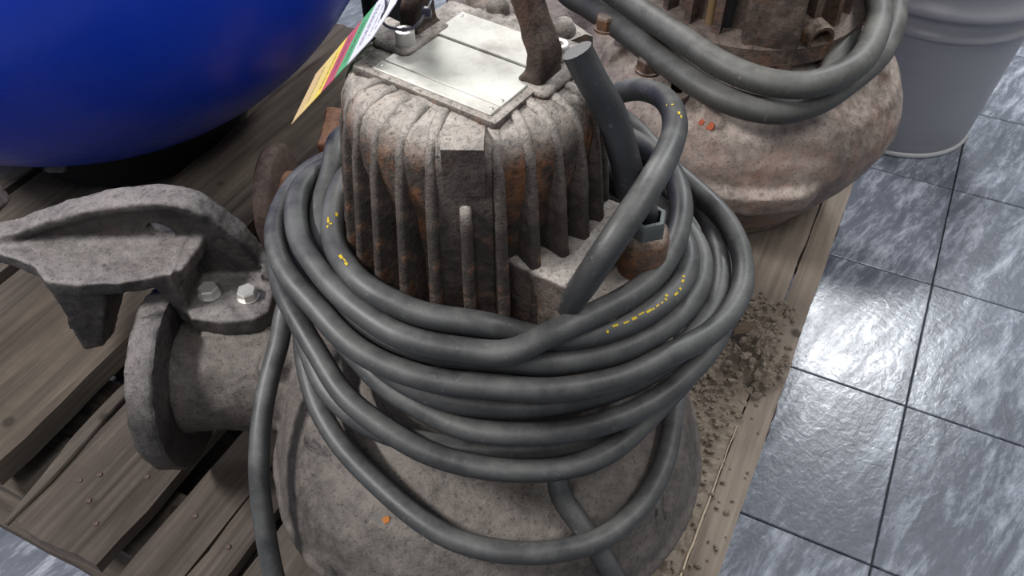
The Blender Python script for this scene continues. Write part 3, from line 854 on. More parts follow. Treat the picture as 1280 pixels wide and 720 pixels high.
for x, y in ((-0.362, 0.716), (-0.315, 0.711)):
    obj('hex_bolt', hex_bolt_bm(0.0122, 0.0125, (x, y, 0.3715), True, Matrix.Rotation(0.2 + x * 9, 4, 'Z')), M['steel'], claw, label='bright hex head bolt', smooth=25)

CABLE_POINTS = [
391,4859,5720,417,4807,5859,444,4757,6000,471,4710,6145,502,4664,6283,540,4626,6414,587,4608,6548,646,4617,6679,
714,4652,6798,789,4716,6898,868,4807,6969,947,4919,7011,1021,5043,7033,1091,5173,7039,1155,5307,7033,1213,5444,7018,
1265,5583,6999,1310,5723,6977,1349,5865,6951,1379,6009,6921,1400,6153,6888,1411,6298,6852,1414,6442,6813,1407,6584,6770,
1389,6724,6723,1359,6861,6671,1316,6991,6614,1264,7115,6550,1205,7229,6477,1141,7333,6394,1080,7431,6302,1032,7525,6202,
1005,7615,6098,1020,7699,5994,1072,7761,5889,1158,7788,5794,1261,7769,5713,1364,7708,5648,1455,7614,5595,1534,7500,5555,
1610,7378,5520,1694,7259,5490,1785,7144,5463,1878,7030,5438,1966,6913,5416,2050,6792,5397,2129,6666,5372,2196,6533,5339,
2243,6392,5302,2270,6244,5270,2274,6096,5245,2259,5949,5230,2225,5804,5223,2173,5663,5223,2104,5527,5229,2025,5400,5240,
1935,5282,5254,1836,5173,5271,1730,5070,5294,1617,4976,5320,1498,4890,5347,1376,4810,5373,1252,4730,5389,1128,4651,5397,
1001,4575,5404,866,4505,5418,724,4442,5442,579,4386,5470,429,4342,5497,275,4311,5522,120,4298,5548,-31,4297,5571,
-179,4303,5588,-330,4313,5596,-482,4331,5599,-634,4362,5598,-782,4407,5600,-926,4463,5604,-1067,4528,5612,-1202,4603,5627,
-1329,4692,5648,-1446,4793,5673,-1552,4905,5699,-1650,5019,5723,-1747,5130,5742,-1846,5240,5757,-1938,5356,5772,-2019,5480,5784,
-2086,5612,5794,-2139,5751,5798,-2176,5894,5800,-2197,6041,5799,-2202,6189,5798,-2192,6338,5795,-2173,6486,5787,-2147,6634,5772,
-2107,6780,5756,-2036,6918,5746,-1943,7048,5734,-1838,7164,5716,-1723,7263,5694,-1600,7351,5673,-1473,7433,5660,-1346,7515,5661,
-1222,7601,5668,-1106,7696,5676,-1005,7806,5689,-913,7919,5697,-803,8010,5699,-674,8076,5700,-535,8121,5700,-390,8152,5700,
-242,8172,5699,-94,8182,5698,55,8184,5695,202,8175,5693,346,8148,5695,480,8097,5704,599,8019,5724,697,7917,5753,
779,7799,5786,851,7674,5819,923,7547,5854,1003,7426,5890,1086,7306,5921,1173,7186,5948,1258,7066,5973,1337,6941,5995,
1407,6811,6014,1466,6675,6031,1512,6535,6043,1542,6390,6049,1555,6242,6050,1555,6093,6048,1541,5945,6044,1512,5800,6030,
1471,5657,6018,1418,5518,6010,1354,5384,6003,1279,5256,5997,1191,5136,5992,1091,5027,5989,981,4927,5994,863,4837,6001,
742,4753,6009,616,4674,6013,487,4598,6012,354,4523,6014,213,4451,5997,66,4386,5964,-95,4369,5932,-253,4390,5920,
-403,4414,5926,-552,4437,5931,-700,4473,5935,-845,4525,5941,-980,4597,5947,-1102,4687,5951,-1217,4785,5954,-1328,4888,5960,
-1434,4996,5965,-1533,5111,5968,-1624,5232,5970,-1708,5355,5976,-1790,5482,5975,-1861,5618,5969,-1919,5761,5963,-1962,5908,5960,
-1991,6057,5956,-2008,6207,5951,-2011,6358,5940,-1991,6508,5922,-1955,6653,5895,-1891,6785,5858,-1800,6900,5824,-1700,7011,5805,
-1592,7116,5804,-1484,7216,5811,-1373,7311,5822,-1258,7401,5835,-1141,7484,5845,-1019,7552,5876,-878,7587,5910,-730,7613,5915,
-585,7645,5913,-440,7680,5912,-295,7710,5912,-147,7730,5913,1,7740,5912,148,7737,5911,290,7716,5912,421,7667,5914,
528,7580,5921,603,7463,5932,654,7328,5945,692,7187,5958,725,7044,5972,763,6902,5983,817,6769,5987,899,6653,5979,
1005,6559,5958,1117,6467,5932,1225,6369,5906,1325,6263,5880,1413,6146,5854,1486,6021,5829,1543,5887,5812,1578,5746,5806,
1584,5602,5799,1560,5460,5791,1508,5325,5786,1433,5200,5787,1338,5089,5791,1230,4988,5794,1114,4897,5792,990,4818,5790,
859,4753,5790,721,4702,5790,578,4664,5790,433,4634,5800,291,4616,5822,148,4609,5856,14,4598,5920,-114,4581,5997,
-254,4574,6050,-400,4580,6079,-544,4600,6087,-680,4634,6091,-810,4680,6101,-935,4739,6120,-1061,4808,6137,-1177,4893,6149,
-1276,4998,6150,-1357,5118,6138,-1428,5244,6119,-1492,5372,6098,-1542,5510,6087,-1576,5655,6083,-1592,5803,6081,-1601,5952,6078,
-1602,6101,6073,-1591,6249,6065,-1567,6395,6053,-1527,6535,6036,-1467,6667,6018,-1385,6785,6007,-1283,6887,6001,-1179,6985,5988,
-1091,7091,5954,-1024,7205,5897,-964,7315,5826,-893,7415,5748,-810,7522,5703,-698,7605,5688,-566,7660,5684,-423,7694,5685,
-277,7715,5685,-128,7728,5686,20,7733,5685,167,7728,5685,310,7704,5685,440,7652,5688,548,7565,5695,625,7448,5706,
680,7314,5719,725,7175,5732,771,7036,5740,831,6905,5742,917,6791,5734,1028,6702,5716,1152,6627,5692,1279,6555,5666,
1404,6480,5640,1519,6393,5614,1621,6290,5590,1701,6172,5570,1753,6039,5554,1778,5897,5542,1776,5752,5534,1750,5609,5530,
1701,5470,5530,1635,5338,5532,1555,5214,5536,1462,5098,5542,1359,4991,5551,1247,4894,5563,1126,4808,5577,1000,4729,5582,
865,4664,5583,726,4617,5584,583,4579,5586,442,4542,5599,301,4508,5626,161,4488,5659,20,4483,5689,-127,4486,5708,
-275,4495,5718,-423,4510,5722,-566,4534,5726,-706,4573,5732,-841,4623,5737,-971,4685,5739,-1092,4763,5739,-1205,4854,5742,
-1309,4954,5749,-1404,5064,5756,-1493,5179,5759,-1567,5307,5765,-1627,5439,5783,-1677,5575,5802,-1719,5712,5820,-1755,5852,5835,
-1781,5994,5847,-1796,6138,5858,-1798,6282,5872,-1783,6422,5893,-1754,6559,5931,-1732,6702,5987,-1731,6863,6030,-1729,7025,6025,
-1695,7171,5995,-1624,7301,5966,-1535,7421,5941,-1442,7530,5905,-1360,7641,5862,-1297,7764,5811,-1229,7878,5736,-1149,7982,5659,
-1048,8074,5594,-942,8163,5542,-823,8239,5507,-691,8298,5490,-550,8341,5486,-405,8370,5490,-257,8387,5496,-108,8393,5500,
41,8387,5503,190,8371,5505,337,8350,5504,485,8329,5498,632,8311,5482,776,8294,5459,914,8262,5433,1040,8203,5405,
1147,8112,5386,1239,8000,5373,1325,7879,5362,1412,7758,5351,1503,7641,5337,1599,7527,5322,1696,7415,5303,1794,7305,5281,
1889,7193,5257,1973,7075,5230,2034,6944,5201,2070,6802,5172,2084,6653,5152,2087,6503,5144,2087,6355,5143,2083,6210,5142,
2070,6064,5136,2044,5920,5129,2003,5780,5121,1949,5646,5114,1881,5517,5108,1802,5391,5105,1713,5272,5103,1614,5161,5097,
1507,5057,5087,1393,4961,5075,1274,4873,5064,1148,4793,5054,1016,4724,5047,879,4664,5044,738,4613,5042,595,4569,5041,
450,4532,5042,304,4503,5045,156,4483,5049,8,4474,5058,-140,4476,5073,-288,4478,5095,-436,4487,5121,-584,4512,5145,
-729,4553,5170,-869,4610,5197,-1003,4684,5229,-1128,4772,5263,-1240,4871,5299,-1341,4978,5334,-1444,5082,5366,-1544,5190,5394,
-1638,5303,5417,-1726,5423,5439,-1808,5546,5459,-1884,5674,5475,-1952,5806,5487,-2010,5943,5495,-2056,6085,5500,-2088,6230,5501,
-2106,6377,5501,-2108,6525,5500,-2095,6673,5500,-2068,6820,5500,-2028,6963,5501,-1976,7102,5501,-1911,7236,5503,-1835,7364,5505,
-1750,7487,5503,-1660,7606,5494,-1567,7722,5477,-1472,7835,5452,-1374,7945,5423,-1273,8050,5391,-1167,8150,5361,-1053,8242,5333,
-931,8323,5312,-799,8390,5299,-661,8442,5294,-517,8480,5294,-370,8505,5296,-222,8520,5299,-73,8525,5301,76,8518,5304,
225,8502,5305,373,8479,5303,520,8453,5295,665,8424,5279,808,8393,5252,949,8351,5224,1084,8295,5197,1214,8227,5168,
1338,8149,5137,1456,8063,5106,1567,7968,5076,1673,7866,5046,1771,7758,5016,1864,7644,4988,1949,7525,4960,2026,7400,4935,
2092,7268,4912,2145,7131,4893,2185,6988,4879,2212,6842,4867,2228,6694,4858,2237,6545,4849,2238,6395,4840,2230,6246,4833,
2212,6098,4826,2183,5952,4822,2142,5809,4819,2090,5669,4818,2027,5534,4820,1953,5405,4824,1869,5281,4829,1777,5164,4837,
1679,5051,4846,1579,4940,4855,1475,4833,4865,1364,4734,4875,1245,4645,4883,1118,4566,4889,986,4497,4894,850,4437,4899,
709,4386,4905,566,4346,4911,419,4316,4917,271,4297,4923,122,4288,4927,-27,4288,4931,-176,4300,4932,-322,4327,4929,
-464,4372,4928,-602,4435,4933,-739,4509,4948,-873,4585,4969,-1004,4657,4997,-1126,4741,5028,-1239,4837,5061,-1340,4944,5095,
-1440,5049,5129,-1536,5159,5158,-1622,5278,5183,-1700,5404,5203,-1775,5532,5217,-1850,5661,5228,-1925,5791,5236,-1996,5923,5242,
-2064,6056,5247,-2127,6192,5250,-2184,6329,5251,-2230,6470,5251,-2258,6615,5250,-2264,6763,5250,-2251,6910,5250,-2221,7056,5250,
-2178,7198,5251,-2123,7336,5252,-2056,7469,5254,-1978,7596,5255,-1891,7717,5254,-1796,7832,5249,-1693,7940,5237,-1585,8040,5219,
-1470,8134,5197,-1352,8222,5172,-1229,8304,5148,-1102,8379,5127,-970,8447,5110,-833,8506,5100,-692,8555,5095,-548,8594,5095,
-402,8622,5097,-253,8641,5099,-104,8648,5102,45,8644,5105,193,8630,5108,341,8609,5107,488,8582,5099,633,8552,5081,
775,8518,5052,914,8478,5013,1048,8431,4969,1179,8375,4923,1306,8313,4874,1428,8244,4824,1545,8165,4775,1653,8075,4729,
1752,7972,4688,1839,7857,4653,1915,7733,4623,1982,7602,4596,2039,7466,4572,2088,7327,4549,2126,7184,4529,2154,7039,4511,
2172,6891,4494,2181,6743,4480,2180,6594,4467,2169,6445,4456,2148,6298,4446,2117,6152,4437,2077,6008,4432,2029,5866,4429,
1973,5728,4428,1909,5592,4428,1837,5462,4430,1755,5337,4432,1664,5219,4434,1566,5105,4436,1465,4995,4438,1364,4884,4439,
1262,4774,4440,1160,4665,4439,1053,4560,4439,939,4465,4440,816,4383,4443,684,4317,4447,544,4268,4453,399,4235,4459,
252,4214,4467,103,4205,4476,-46,4206,4486,-194,4216,4497,-342,4234,4512,-488,4261,4530,-631,4296,4552,-771,4338,4583,
-909,4392,4618,-1041,4460,4653,-1167,4537,4683,-1290,4619,4709,-1407,4706,4733,-1517,4803,4758,-1614,4911,4784,-1699,5030,4810,
-1779,5152,4837,-1859,5276,4865,-1940,5398,4894,-2020,5522,4922,-2100,5647,4945,-2177,5774,4963,-2248,5905,4977,-2309,6040,4987,
-2361,6180,4993,-2404,6323,4997,-2436,6469,5000,-2459,6616,5001,-2468,6764,5000,-2461,6913,5000,-2437,7059,5000,-2398,7202,5000,
-2346,7342,5000,-2284,7478,5001,-2212,7609,5001,-2132,7735,5003,-2044,7855,5003,-1946,7967,5001,-1839,8071,4995,-1724,8165,4985,
-1602,8251,4972,-1476,8329,4956,-1346,8402,4940,-1213,8469,4925,-1077,8531,4913,-939,8588,4903,-798,8638,4898,-655,8682,4896,
-510,8718,4897,-363,8744,4899,-215,8760,4901,-65,8763,4905,84,8756,4909,232,8740,4913,380,8718,4911,526,8695,4898,
671,8672,4870,815,8652,4834,953,8628,4779,1074,8587,4703,1196,8530,4641,1315,8459,4592,1430,8374,4549,1538,8280,4510,
1639,8177,4474,1731,8065,4440,1814,7945,4407,1888,7819,4377,1953,7687,4350,2008,7551,4325,2055,7410,4304,2091,7267,4288,
2117,7120,4275,2132,6972,4265,2137,6823,4257,2131,6674,4249,2115,6526,4242,2088,6379,4234,2052,6234,4229,2007,6092,4225,
1953,5953,4221,1889,5817,4219,1817,5686,4218,1737,5560,4218,1651,5437,4219,1560,5318,4222,1466,5202,4227,1366,5090,4235,
1261,4984,4245,1149,4887,4257,1028,4802,4272,898,4730,4289,761,4671,4304,620,4623,4312,476,4582,4317,330,4550,4330,
184,4527,4346,36,4510,4363,-113,4499,4380,-261,4494,4397,-410,4493,4414,-558,4497,4431,-705,4509,4445,-851,4535,4452,
-994,4567,4459,-1136,4608,4470,-1273,4662,4486,-1404,4731,4507,-1528,4811,4531,-1642,4902,4558,-1743,5006,4587,-1828,5124,4615,
-1898,5253,4641,-1961,5387,4662,-2022,5522,4678,-2081,5659,4690,-2138,5798,4703,-2194,5936,4717,-2247,6076,4731,-2296,6217,4743,
-2339,6360,4749,-2378,6504,4751,-2408,6651,4751,-2429,6798,4750,-2439,6947,4750,-2437,7096,4750,-2421,7244,4750,-2390,7389,4750,
-2344,7531,4750,-2284,7667,4750,-2211,7796,4751,-2125,7917,4752,-2028,8030,4752,-1923,8136,4751,-1811,8235,4745,-1695,8329,4735,
-1575,8417,4721,-1452,8501,4705,-1325,8579,4688,-1195,8652,4673,-1062,8718,4661,-925,8776,4653,-784,8826,4651,-640,8867,4650,
-495,8901,4651,-347,8926,4651,-199,8942,4652,-49,8950,4654,100,8950,4656,247,8939,4657,391,8913,4657,528,8864,4652,
648,8789,4641,748,8687,4620,834,8570,4596,919,8451,4573,1004,8336,4539,1100,8233,4496,1210,8149,4448,1331,8081,4397,
1453,8017,4343,1569,7944,4289,1672,7853,4239,1761,7745,4192,1836,7625,4148,1897,7496,4110,1946,7359,4079,1981,7217,4056,
2002,7071,4040,2009,6923,4030,2004,6774,4023,1988,6625,4018,1963,6478,4012,1928,6333,4005,1884,6191,3999,1830,6051,3996,
1770,5915,3996,1704,5780,3998,1634,5648,4002,1559,5518,4007,1480,5391,4013,1394,5269,4020,1302,5153,4026,1201,5044,4034,
1092,4943,4045,975,4853,4057,853,4770,4070,730,4691,4080,611,4617,4085,505,4543,4073,440,4462,4015,433,4381,3923,
470,4306,3825,539,4220,3750,625,4125,3678,716,4032,3582,806,3945,3464,891,3871,3323,967,3814,3165,1030,3779,2996,
1074,3762,2824,1089,3757,2658,1073,3755,2510,1029,3747,2383,981,3698,2269,915,3626,2170,828,3546,2088,726,3466,2021,
611,3392,1965,487,3326,1919,355,3268,1882,217,3221,1854,74,3182,1835,-71,3151,1821,-219,3128,1810,-367,3113,1802,
-517,3106,1795,-666,3107,1790,-816,3114,1788,-965,3128,1788,-1113,3149,1791,-1260,3176,1796,-1405,3211,1804,-1548,3255,1813,
-1687,3307,1826,-1821,3366,1846,-1948,3433,1880,-2063,3505,1934,-2164,3582,2007,-2249,3663,2096,-2320,3746,2196,-2381,3829,2303,
-2429,3912,2417,-2465,3995,2535,-2493,4079,2656,-2517,4165,2777,-2535,4252,2897,-2552,4342,3016,-2567,4435,3132,-2583,4533,3244,
-2597,4636,3352,-2608,4744,3455,-2615,4858,3551,-2617,4979,3639,-2615,5104,3722,-2609,5232,3799,-2599,5362,3872,-2583,5494,3942,
-2560,5624,4011,-2531,5753,4082,-2499,5879,4155,-2469,6003,4233,-2452,6124,4320,-2426,6253,4404,-2386,6395,4457,-2359,6545,4478,
-2355,6694,4483,-2367,6842,4487,-2381,6990,4494,-2392,7139,4500,-2399,7289,4502,-2398,7438,4502,-2385,7586,4501,-2356,7732,4501,
-2312,7874,4502,-2254,8010,4506,-2181,8140,4511,-2097,8262,4513,-2000,8375,4510,-1892,8476,4505,-1775,8567,4501,-1649,8645,4495,
-1515,8708,4487,-1375,8759,4476,-1232,8801,4466,-1088,8841,4456,-943,8881,4450,-799,8922,4445,-655,8962,4443,-509,8997,4444,
-362,9024,4446,-214,9043,4449,-65,9053,4451,84,9056,4454,232,9049,4456,376,9026,4455,511,8979,4449,627,8902,4434,
715,8795,4411,778,8668,4384,828,8531,4364,880,8395,4345,945,8269,4317,1032,8164,4278,1140,8086,4225,1259,8029,4165,
1382,7978,4103,1500,7915,4044,1605,7830,3992,1695,7723,3950,1770,7602,3915,1832,7471,3886,1881,7334,3860,1917,7192,3838,
1940,7045,3822,1952,6897,3811,1955,6748,3802,1951,6599,3794,1941,6450,3786,1922,6301,3777,1894,6154,3764,1860,6009,3750,
1822,5865,3734,1781,5722,3719,1742,5578,3706,1707,5432,3696,1676,5286,3689,1642,5140,3684,1602,4996,3680,1553,4855,3676,
1494,4718,3674,1426,4585,3676,1349,4457,3681,1264,4335,3690,1170,4220,3701,1066,4114,3714,954,4018,3729,834,3932,3749,
702,3865,3763,563,3815,3778,420,3778,3794,274,3754,3811,127,3742,3826,-22,3743,3841,-169,3757,3853,-315,3784,3863,
-458,3824,3872,-596,3878,3880,-727,3947,3888,-852,4029,3896,-971,4118,3904,-1086,4214,3913,-1198,4313,3924,-1308,4414,3938,
-1418,4515,3955,-1525,4618,3975,-1627,4725,3998,-1722,4837,4025,-1811,4953,4054,-1891,5075,4085,-1963,5203,4116,-2024,5336,4147,
-2077,5472,4178,-2123,5611,4209,-2162,5752,4237,-2196,5895,4259,-2224,6040,4267,-2245,6188,4256,-2296,6335,4240,-2365,6473,4246,
-2425,6610,4266,-2468,6752,4285,-2501,6898,4294,-2524,7045,4298,-2539,7193,4299,-2544,7342,4300,-2537,7491,4300,-2513,7637,4300,
-2471,7778,4299,-2411,7912,4298,-2332,8035,4294,-2233,8142,4289,-2116,8231,4288,-1988,8307,4292,-1857,8380,4298]
INK = [(421, 434, 0.22, 1, 0.9), (37, 38.2, 0.5, 2, 0.1), (40.5, 41.6, 0.5, 3, 0.1), (473, 475, 0.5, 4, 0.1), (465, 467, 0.2, 5, 0.1)]

# ------------------------------------------------------------------ rear pump
QX, QY, QZ = 0.362, 1.222, 0.295
rear = thing('submersible_pump', 'larger reddish brown rusty pump behind, beside the grey bucket', 'pump', (QX, QY, 0.14))
QA = Matrix.Translation((QX, QY, 0))
bm = bm_new()
prof = [(0, 0.1425), (0.165, 0.1425), (0.172, 0.165), (0.200, 0.195), (0.232, 0.245), (0.256, 0.290), (0.266, 0.325), (0.262, 0.355), (0.245, 0.393), (0.214, 0.420),
        (0.180, 0.438), (0.160, 0.444), (0.150, 0.452), (0.146, 0.47), (0, 0.47)]
add_lathe(bm, prof, 80, QA)
# cast ledge on the parting line, ending in a blunt nose at the front right
for k in range(18):
    t = math.radians(-118 + 2.6 * k); t2 = math.radians(-118 + 2.6 * (k + 1.15))
    r0, r1 = 0.22, 0.272 + 0.010 * min(1, k / 6)
    if k > 15: r1 -= 0.007 * (k - 15)
    a = [bm.verts.new((QX + r * math.cos(q), QY + r * math.sin(q), z)) for q in (t, t2) for r, z in ((r0, 0.262), (r1 - 0.004, 0.288), (r1, 0.322), (r0, 0.337))]
    for f in ((0, 1, 2, 3), (7, 6, 5, 4), (0, 4, 5, 1), (1, 5, 6, 2), (2, 6, 7, 3), (3, 7, 4, 0)): bm.faces.new([a[i] for i in f])
# ribs on the shoulder
for t in (150, 196, 250, 330, 20):
    q = math.radians(t); T = QA @ Matrix.Rotation(q, 4, 'Z')
    add_prism(bm, [(0.13, 0.42), (0.13, 0.472), (0.175, 0.466), (0.225, 0.428), (0.238, 0.40)], -0.014, 0.014, T)
RX = Matrix.Translation((0, 1.355, 0.318)) @ Matrix.Rotation(-PI / 2, 4, 'Y')
add_lathe(bm, [(0, -0.36), (0.098, -0.36), (0.098, -0.26), (0.098, -0.20), (0.102, -0.12), (0.104, 0.08), (0, 0.08)], 40, RX)
me = fused(bm, 0.0045, 8, 0.0024, 18, 31, 0.0005, 120)
obj('volute', me, M['rear'], rear)
bm = lathe([(0, 0.065), (0.140, 0.065), (0.146, 0.070), (0.146, 0.098), (0.140, 0.102), (0.07, 0.102), (0.065, 0.09), (0, 0.09)], 56, RX)
roughen(bm, 0.0014, 40, 6); obj('discharge_flange', bm, M['rear'], rear, smooth=40)
# motor of the rear pump
pf = [(0, 0.80), (0.10, 0.80), (0.118, 0.79), (0.124, 0.77), (0.130, 0.50), (0.150, 0.496), (0.168, 0.492), (0.170, 0.468), (0.150, 0.462), (0, 0.462)]
bm = lathe(pf, 64, QA); roughen(bm, 0.0012, 50, 12)
obj('motor_housing', bm, M['rear_dark'], rear, smooth=40)
rf = bpy.data.meshes.new('cooling_fin')
bm = bm_new(); add_prism(bm, [(0.118, 0.497), (0.149, 0.497), (0.146, 0.60), (0.142, 0.76), (0.132, 0.79), (0.115, 0.79)], -0.006, 0.006)
bmesh.ops.recalc_face_normals(bm, faces=bm.faces); bm.to_mesh(rf); bm.free(); rf.materials.append(M['rear_dark'])
for k in range(20):
    o = bpy.data.objects.new('cooling_fin', rf); C.objects.link(o); o.parent = rear
    o.matrix_basis = Matrix.Translation((0, 0, -0.14)) @ Matrix.Rotation(2 * PI * k / 20 + 0.1, 4, 'Z')
# entry block in front of the motor and the stub of pipe on it
RB = Matrix.Translation((0.362, 1.078, 0)) @ Matrix.Rotation(math.radians(-14), 4, 'Z')
bm = bm_new(); add_box(bm, (-0.040, -0.020, 0.455), (0.036, 0.06, 0.72), RB)
me = fused(bm, 0.004, 5, 0.002, 40, 17, 0.0007, 160); obj('cable_entry_block', me, M['rear_dark'], rear)
SB = Matrix.Translation((0.420, 1.088, 0.500)) @ Matrix.Rotation(math.radians(62), 4, 'X')
SB = Matrix.Translation((0.420, 1.088, 0.500)) @ Vector((0.28, -0.82, -0.05)).to_track_quat('Z', 'Y').to_matrix().to_4x4()
bm = lathe([(0.015, -0.04), (0.0225, -0.04), (0.0225, 0.020), (0.0205, 0.023), (0.016, 0.023), (0.015, 0.018), (0.0145, -0.03), (0, -0.03)], 28, SB)
roughen(bm, 0.0010, 80, 13); obj('pipe_stub', bm, M['gland'], rear, label='short open pipe stub', smooth=40)
bm = lathe([(0, 0), (0.020, 0), (0.020, 0.16), (0.0, 0.16)], 20, Matrix.Translation((0.306, 1.122, 0.49))); obj('cable_gland', bm, M['cable_dark'], rear, label='dark blue-black gland', smooth=40)
bm = lathe([(0, 0), (0.007, 0), (0.007, 0.15), (0.0, 0.15)], 14, Matrix.Translation((0.283, 1.118, 0.49))); obj('brass_stud', bm, plain('dull_brass', (0.26, 0.18, 0.09), 0.5, 0.3), rear, smooth=40)
for x, y, z, r in ((0.140, 1.155, 0.475, 0.015), (0.196, 1.075, 0.455, 0.017), (0.455, 1.075, 0.455, 0.017), (0.54, 1.20, 0.462, 0.016)):
    obj('hex_bolt', hex_bolt_bm(r, 0.022, (x, y, z - 0.006), True, Matrix.Rotation(x * 11, 4, 'Z')), M['gland'], rear, label='rusty hex bolt on the casing', smooth=25)
# lug with a dark hole below the cables, and bits of red paint
bm = lathe([(0.010, 0.0), (0.019, 0.0), (0.021, -0.006), (0.024, -0.05), (0, -0.05), (0, -0.03), (0.010, -0.03), (0.010, 0.0)], 24, Matrix.Translation((0.232, 1.030, 0.452)) @ Matrix.Rotation(0.7, 4, 'X'))
roughen(bm, 0.001, 70, 2); obj('lug', bm, M['rear_dark'], rear, smooth=40)
# ------------------------------------------------------------------ cables
pts = np.array(CABLE_POINTS).reshape(-1, 3) / 1e4
cp = catmull([tuple(p) for p in pts], 2)
bm = bm_new(); add_tube(bm, cp, 0.0109, 12)
cable = obj('power_cable', bm, M['cable'], None, origin=(float(pts[0][0]), float(pts[0][1]), float(pts[0][2])), smooth=0)
tag(cable, 'long black rubber cable wound many turns round the front pump', 'cable')
camp = Vector((0, 0, 1.12))
def ink(i0, i1, spread, seed, gaps=0.4):
    """dashes of yellow print following the cable, on the side given by the direction towards the viewer's side of the room"""
    bm = bm_new(); rnd = random.Random(seed); i = float(i0)
    while i < i1:
        k = int(i); ln = rnd.uniform(0.25, 0.8)
        p = cp[k].lerp(cp[k + 1], i - k); q = cp[k].lerp(cp[k + 1], i - k + ln)
        t = (q - p).normalized(); v = (camp - p).normalized(); v = (v - t * v.dot(t)).normalized(); s = t.cross(v)
        off = spread * rnd.uniform(-1, 1)
        d = (v + s * off).normalized(); w = 0.0008 * rnd.uniform(0.7, 1.6); sd = t.cross(d)
        a = [bm.verts.new(x + d * 0.01105 + sd * e) for x, e in ((p, -w), (q, -w), (q, w), (p, w))]
        bm.faces.new(a)
        i += ln + rnd.uniform(0.05, gaps)
    o = obj('printed_marking', bm, M['yellow_ink'], cable, label='yellow printed dashes'); return o
for args in INK: ink(*args)

stub_pts = catmull([(GL.x, GL.y, 0.618), (0.1100, 0.5390, 0.645), (0.1015, 0.5350, 0.664), (0.0937, 0.5320, 0.684), (0.088, 0.5349, 0.708), (0.0752, 0.5413, 0.745), (0.0599, 0.5435, 0.772), (0.0474, 0.5478, 0.795)], 8)
bm = bm_new(); add_tube(bm, stub_pts, [0.0128 - 0.0012 * k / (len(stub_pts) - 1) for k in range(len(stub_pts))], 16)
# recess the cut end a little so that the sheath shows
end = bm.faces[:][-1]
r = bmesh.ops.inset_region(bm, faces=[end], thickness=0.003, depth=-0.0015)
stub = obj('cable_stub', bm, M['cable_dark'], None, origin=(GL.x, GL.y, 0.622), smooth=40)
tag(stub, 'thick black cable end cut off short, standing up from the gland', 'cable')

heavy = [(0.10, 1.42, 0.53), (0.085, 1.30, 0.525), (0.122, 1.215, 0.52), (0.164, 1.155, 0.515), (0.22, 1.065, 0.515), (0.272, 0.988, 0.513), (0.325, 0.946, 0.512), (0.385, 0.941, 0.512), (0.455, 0.990, 0.513),
         (0.506, 1.082, 0.515), (0.523, 1.149, 0.518), (0.54, 1.24, 0.52), (0.55, 1.34, 0.52), (0.50, 1.44, 0.52), (0.36, 1.49, 0.51), (0.20, 1.46, 0.495), (0.10, 1.37, 0.485), (0.085, 1.26, 0.48), (0.120, 1.205, 0.478), (0.156, 1.155, 0.476), (0.211, 1.062, 0.474),
         (0.272, 0.978, 0.472), (0.336, 0.944, 0.470), (0.397, 0.958, 0.471), (0.46, 1.012, 0.471), (0.518, 1.075, 0.472), (0.565, 1.16, 0.472), (0.60, 1.27, 0.472), (0.60, 1.38, 0.472), (0.555, 1.435, 0.472), (0.515, 1.39, 0.472), (0.515, 1.30, 0.472), (0.512, 1.226, 0.473), (0.486, 1.131, 0.473), (0.464, 1.085, 0.466), (0.448, 1.052, 0.452)]
hp = catmull(heavy, 8)
bm = bm_new(); add_tube(bm, hp, 0.0178, 16)
hv = obj('power_cable', bm, M['cable_grey'], None, origin=heavy[0], smooth=0)
tag(hv, 'thick dusty grey-black cable looped on top of the rear pump', 'cable')

# ------------------------------------------------------------------ card tag and its wire
BLc, TLc, TOP = Vector((-0.211, 0.692, 0.632)), Vector((-0.190, 0.739, 0.658)), Vector((-0.097, 0.620, 0.800))
xd = (TOP - TLc).normalized(); yd = TLc - BLc; yd = (yd - xd * yd.dot(xd)).normalized(); zd = xd.cross(yd)
LT, WT = 0.285, 0.058
bm = bm_new()
pos = [(0, 0), (LT - 0.030, 0), (LT, 0.016), (LT, 0.042), (LT - 0.022, WT), (0, WT)]
a = [bm.verts.new((u, v, 0.0003)) for u, v in pos]; b = [bm.verts.new((u, v, -0.0003)) for u, v in pos]
bm.faces.new(a); bm.faces.new(b[::-1])
for k in range(len(a)): bm.faces.new((a[k], b[k], b[(k + 1) % len(a)], a[(k + 1) % len(a)]))
bmesh.ops.recalc_face_normals(bm, faces=bm.faces)
me = bpy.data.meshes.new('card_tag'); bm.to_mesh(me); bm.free(); me.materials.append(M['tag'])
card = bpy.data.objects.new('card_tag', me); C.objects.link(card)
card.matrix_world = Matrix.Translation(BLc) @ Matrix((xd, yd, zd)).transposed().to_4x4()
tag(card, 'striped white, green, red and yellow card label hanging beside the motor', 'label')
wire = catmull([(-0.060, 0.647, 0.822), (-0.090, 0.640, 0.824), (-0.092, 0.600, 0.824), (-0.0866, 0.5648, 0.822), (-0.0899, 0.558, 0.815), (-0.0855, 0.5556, 0.810), (-0.0743, 0.5519, 0.810), (-0.0659, 0.5537, 0.812), (-0.0592, 0.5672, 0.815), (-0.0540, 0.600, 0.818), (-0.0520, 0.630, 0.820), (-0.060, 0.647, 0.822)], 6)
bm = bm_new(); add_tube(bm, wire, 0.0011, 8)
w = obj('wire_tie', bm, M['tie'], None, origin=(-0.06, 0.6, 0.80), smooth=0)
tag(w, 'thin dark wire loop tying the card label to the handle', 'wire')
obj('twist', box_bm((-0.0625, 0.564, 0.811), (-0.0555, 0.571, 0.8185), bevel=0.002), M['tie'], w, label='twisted knot of the wire')

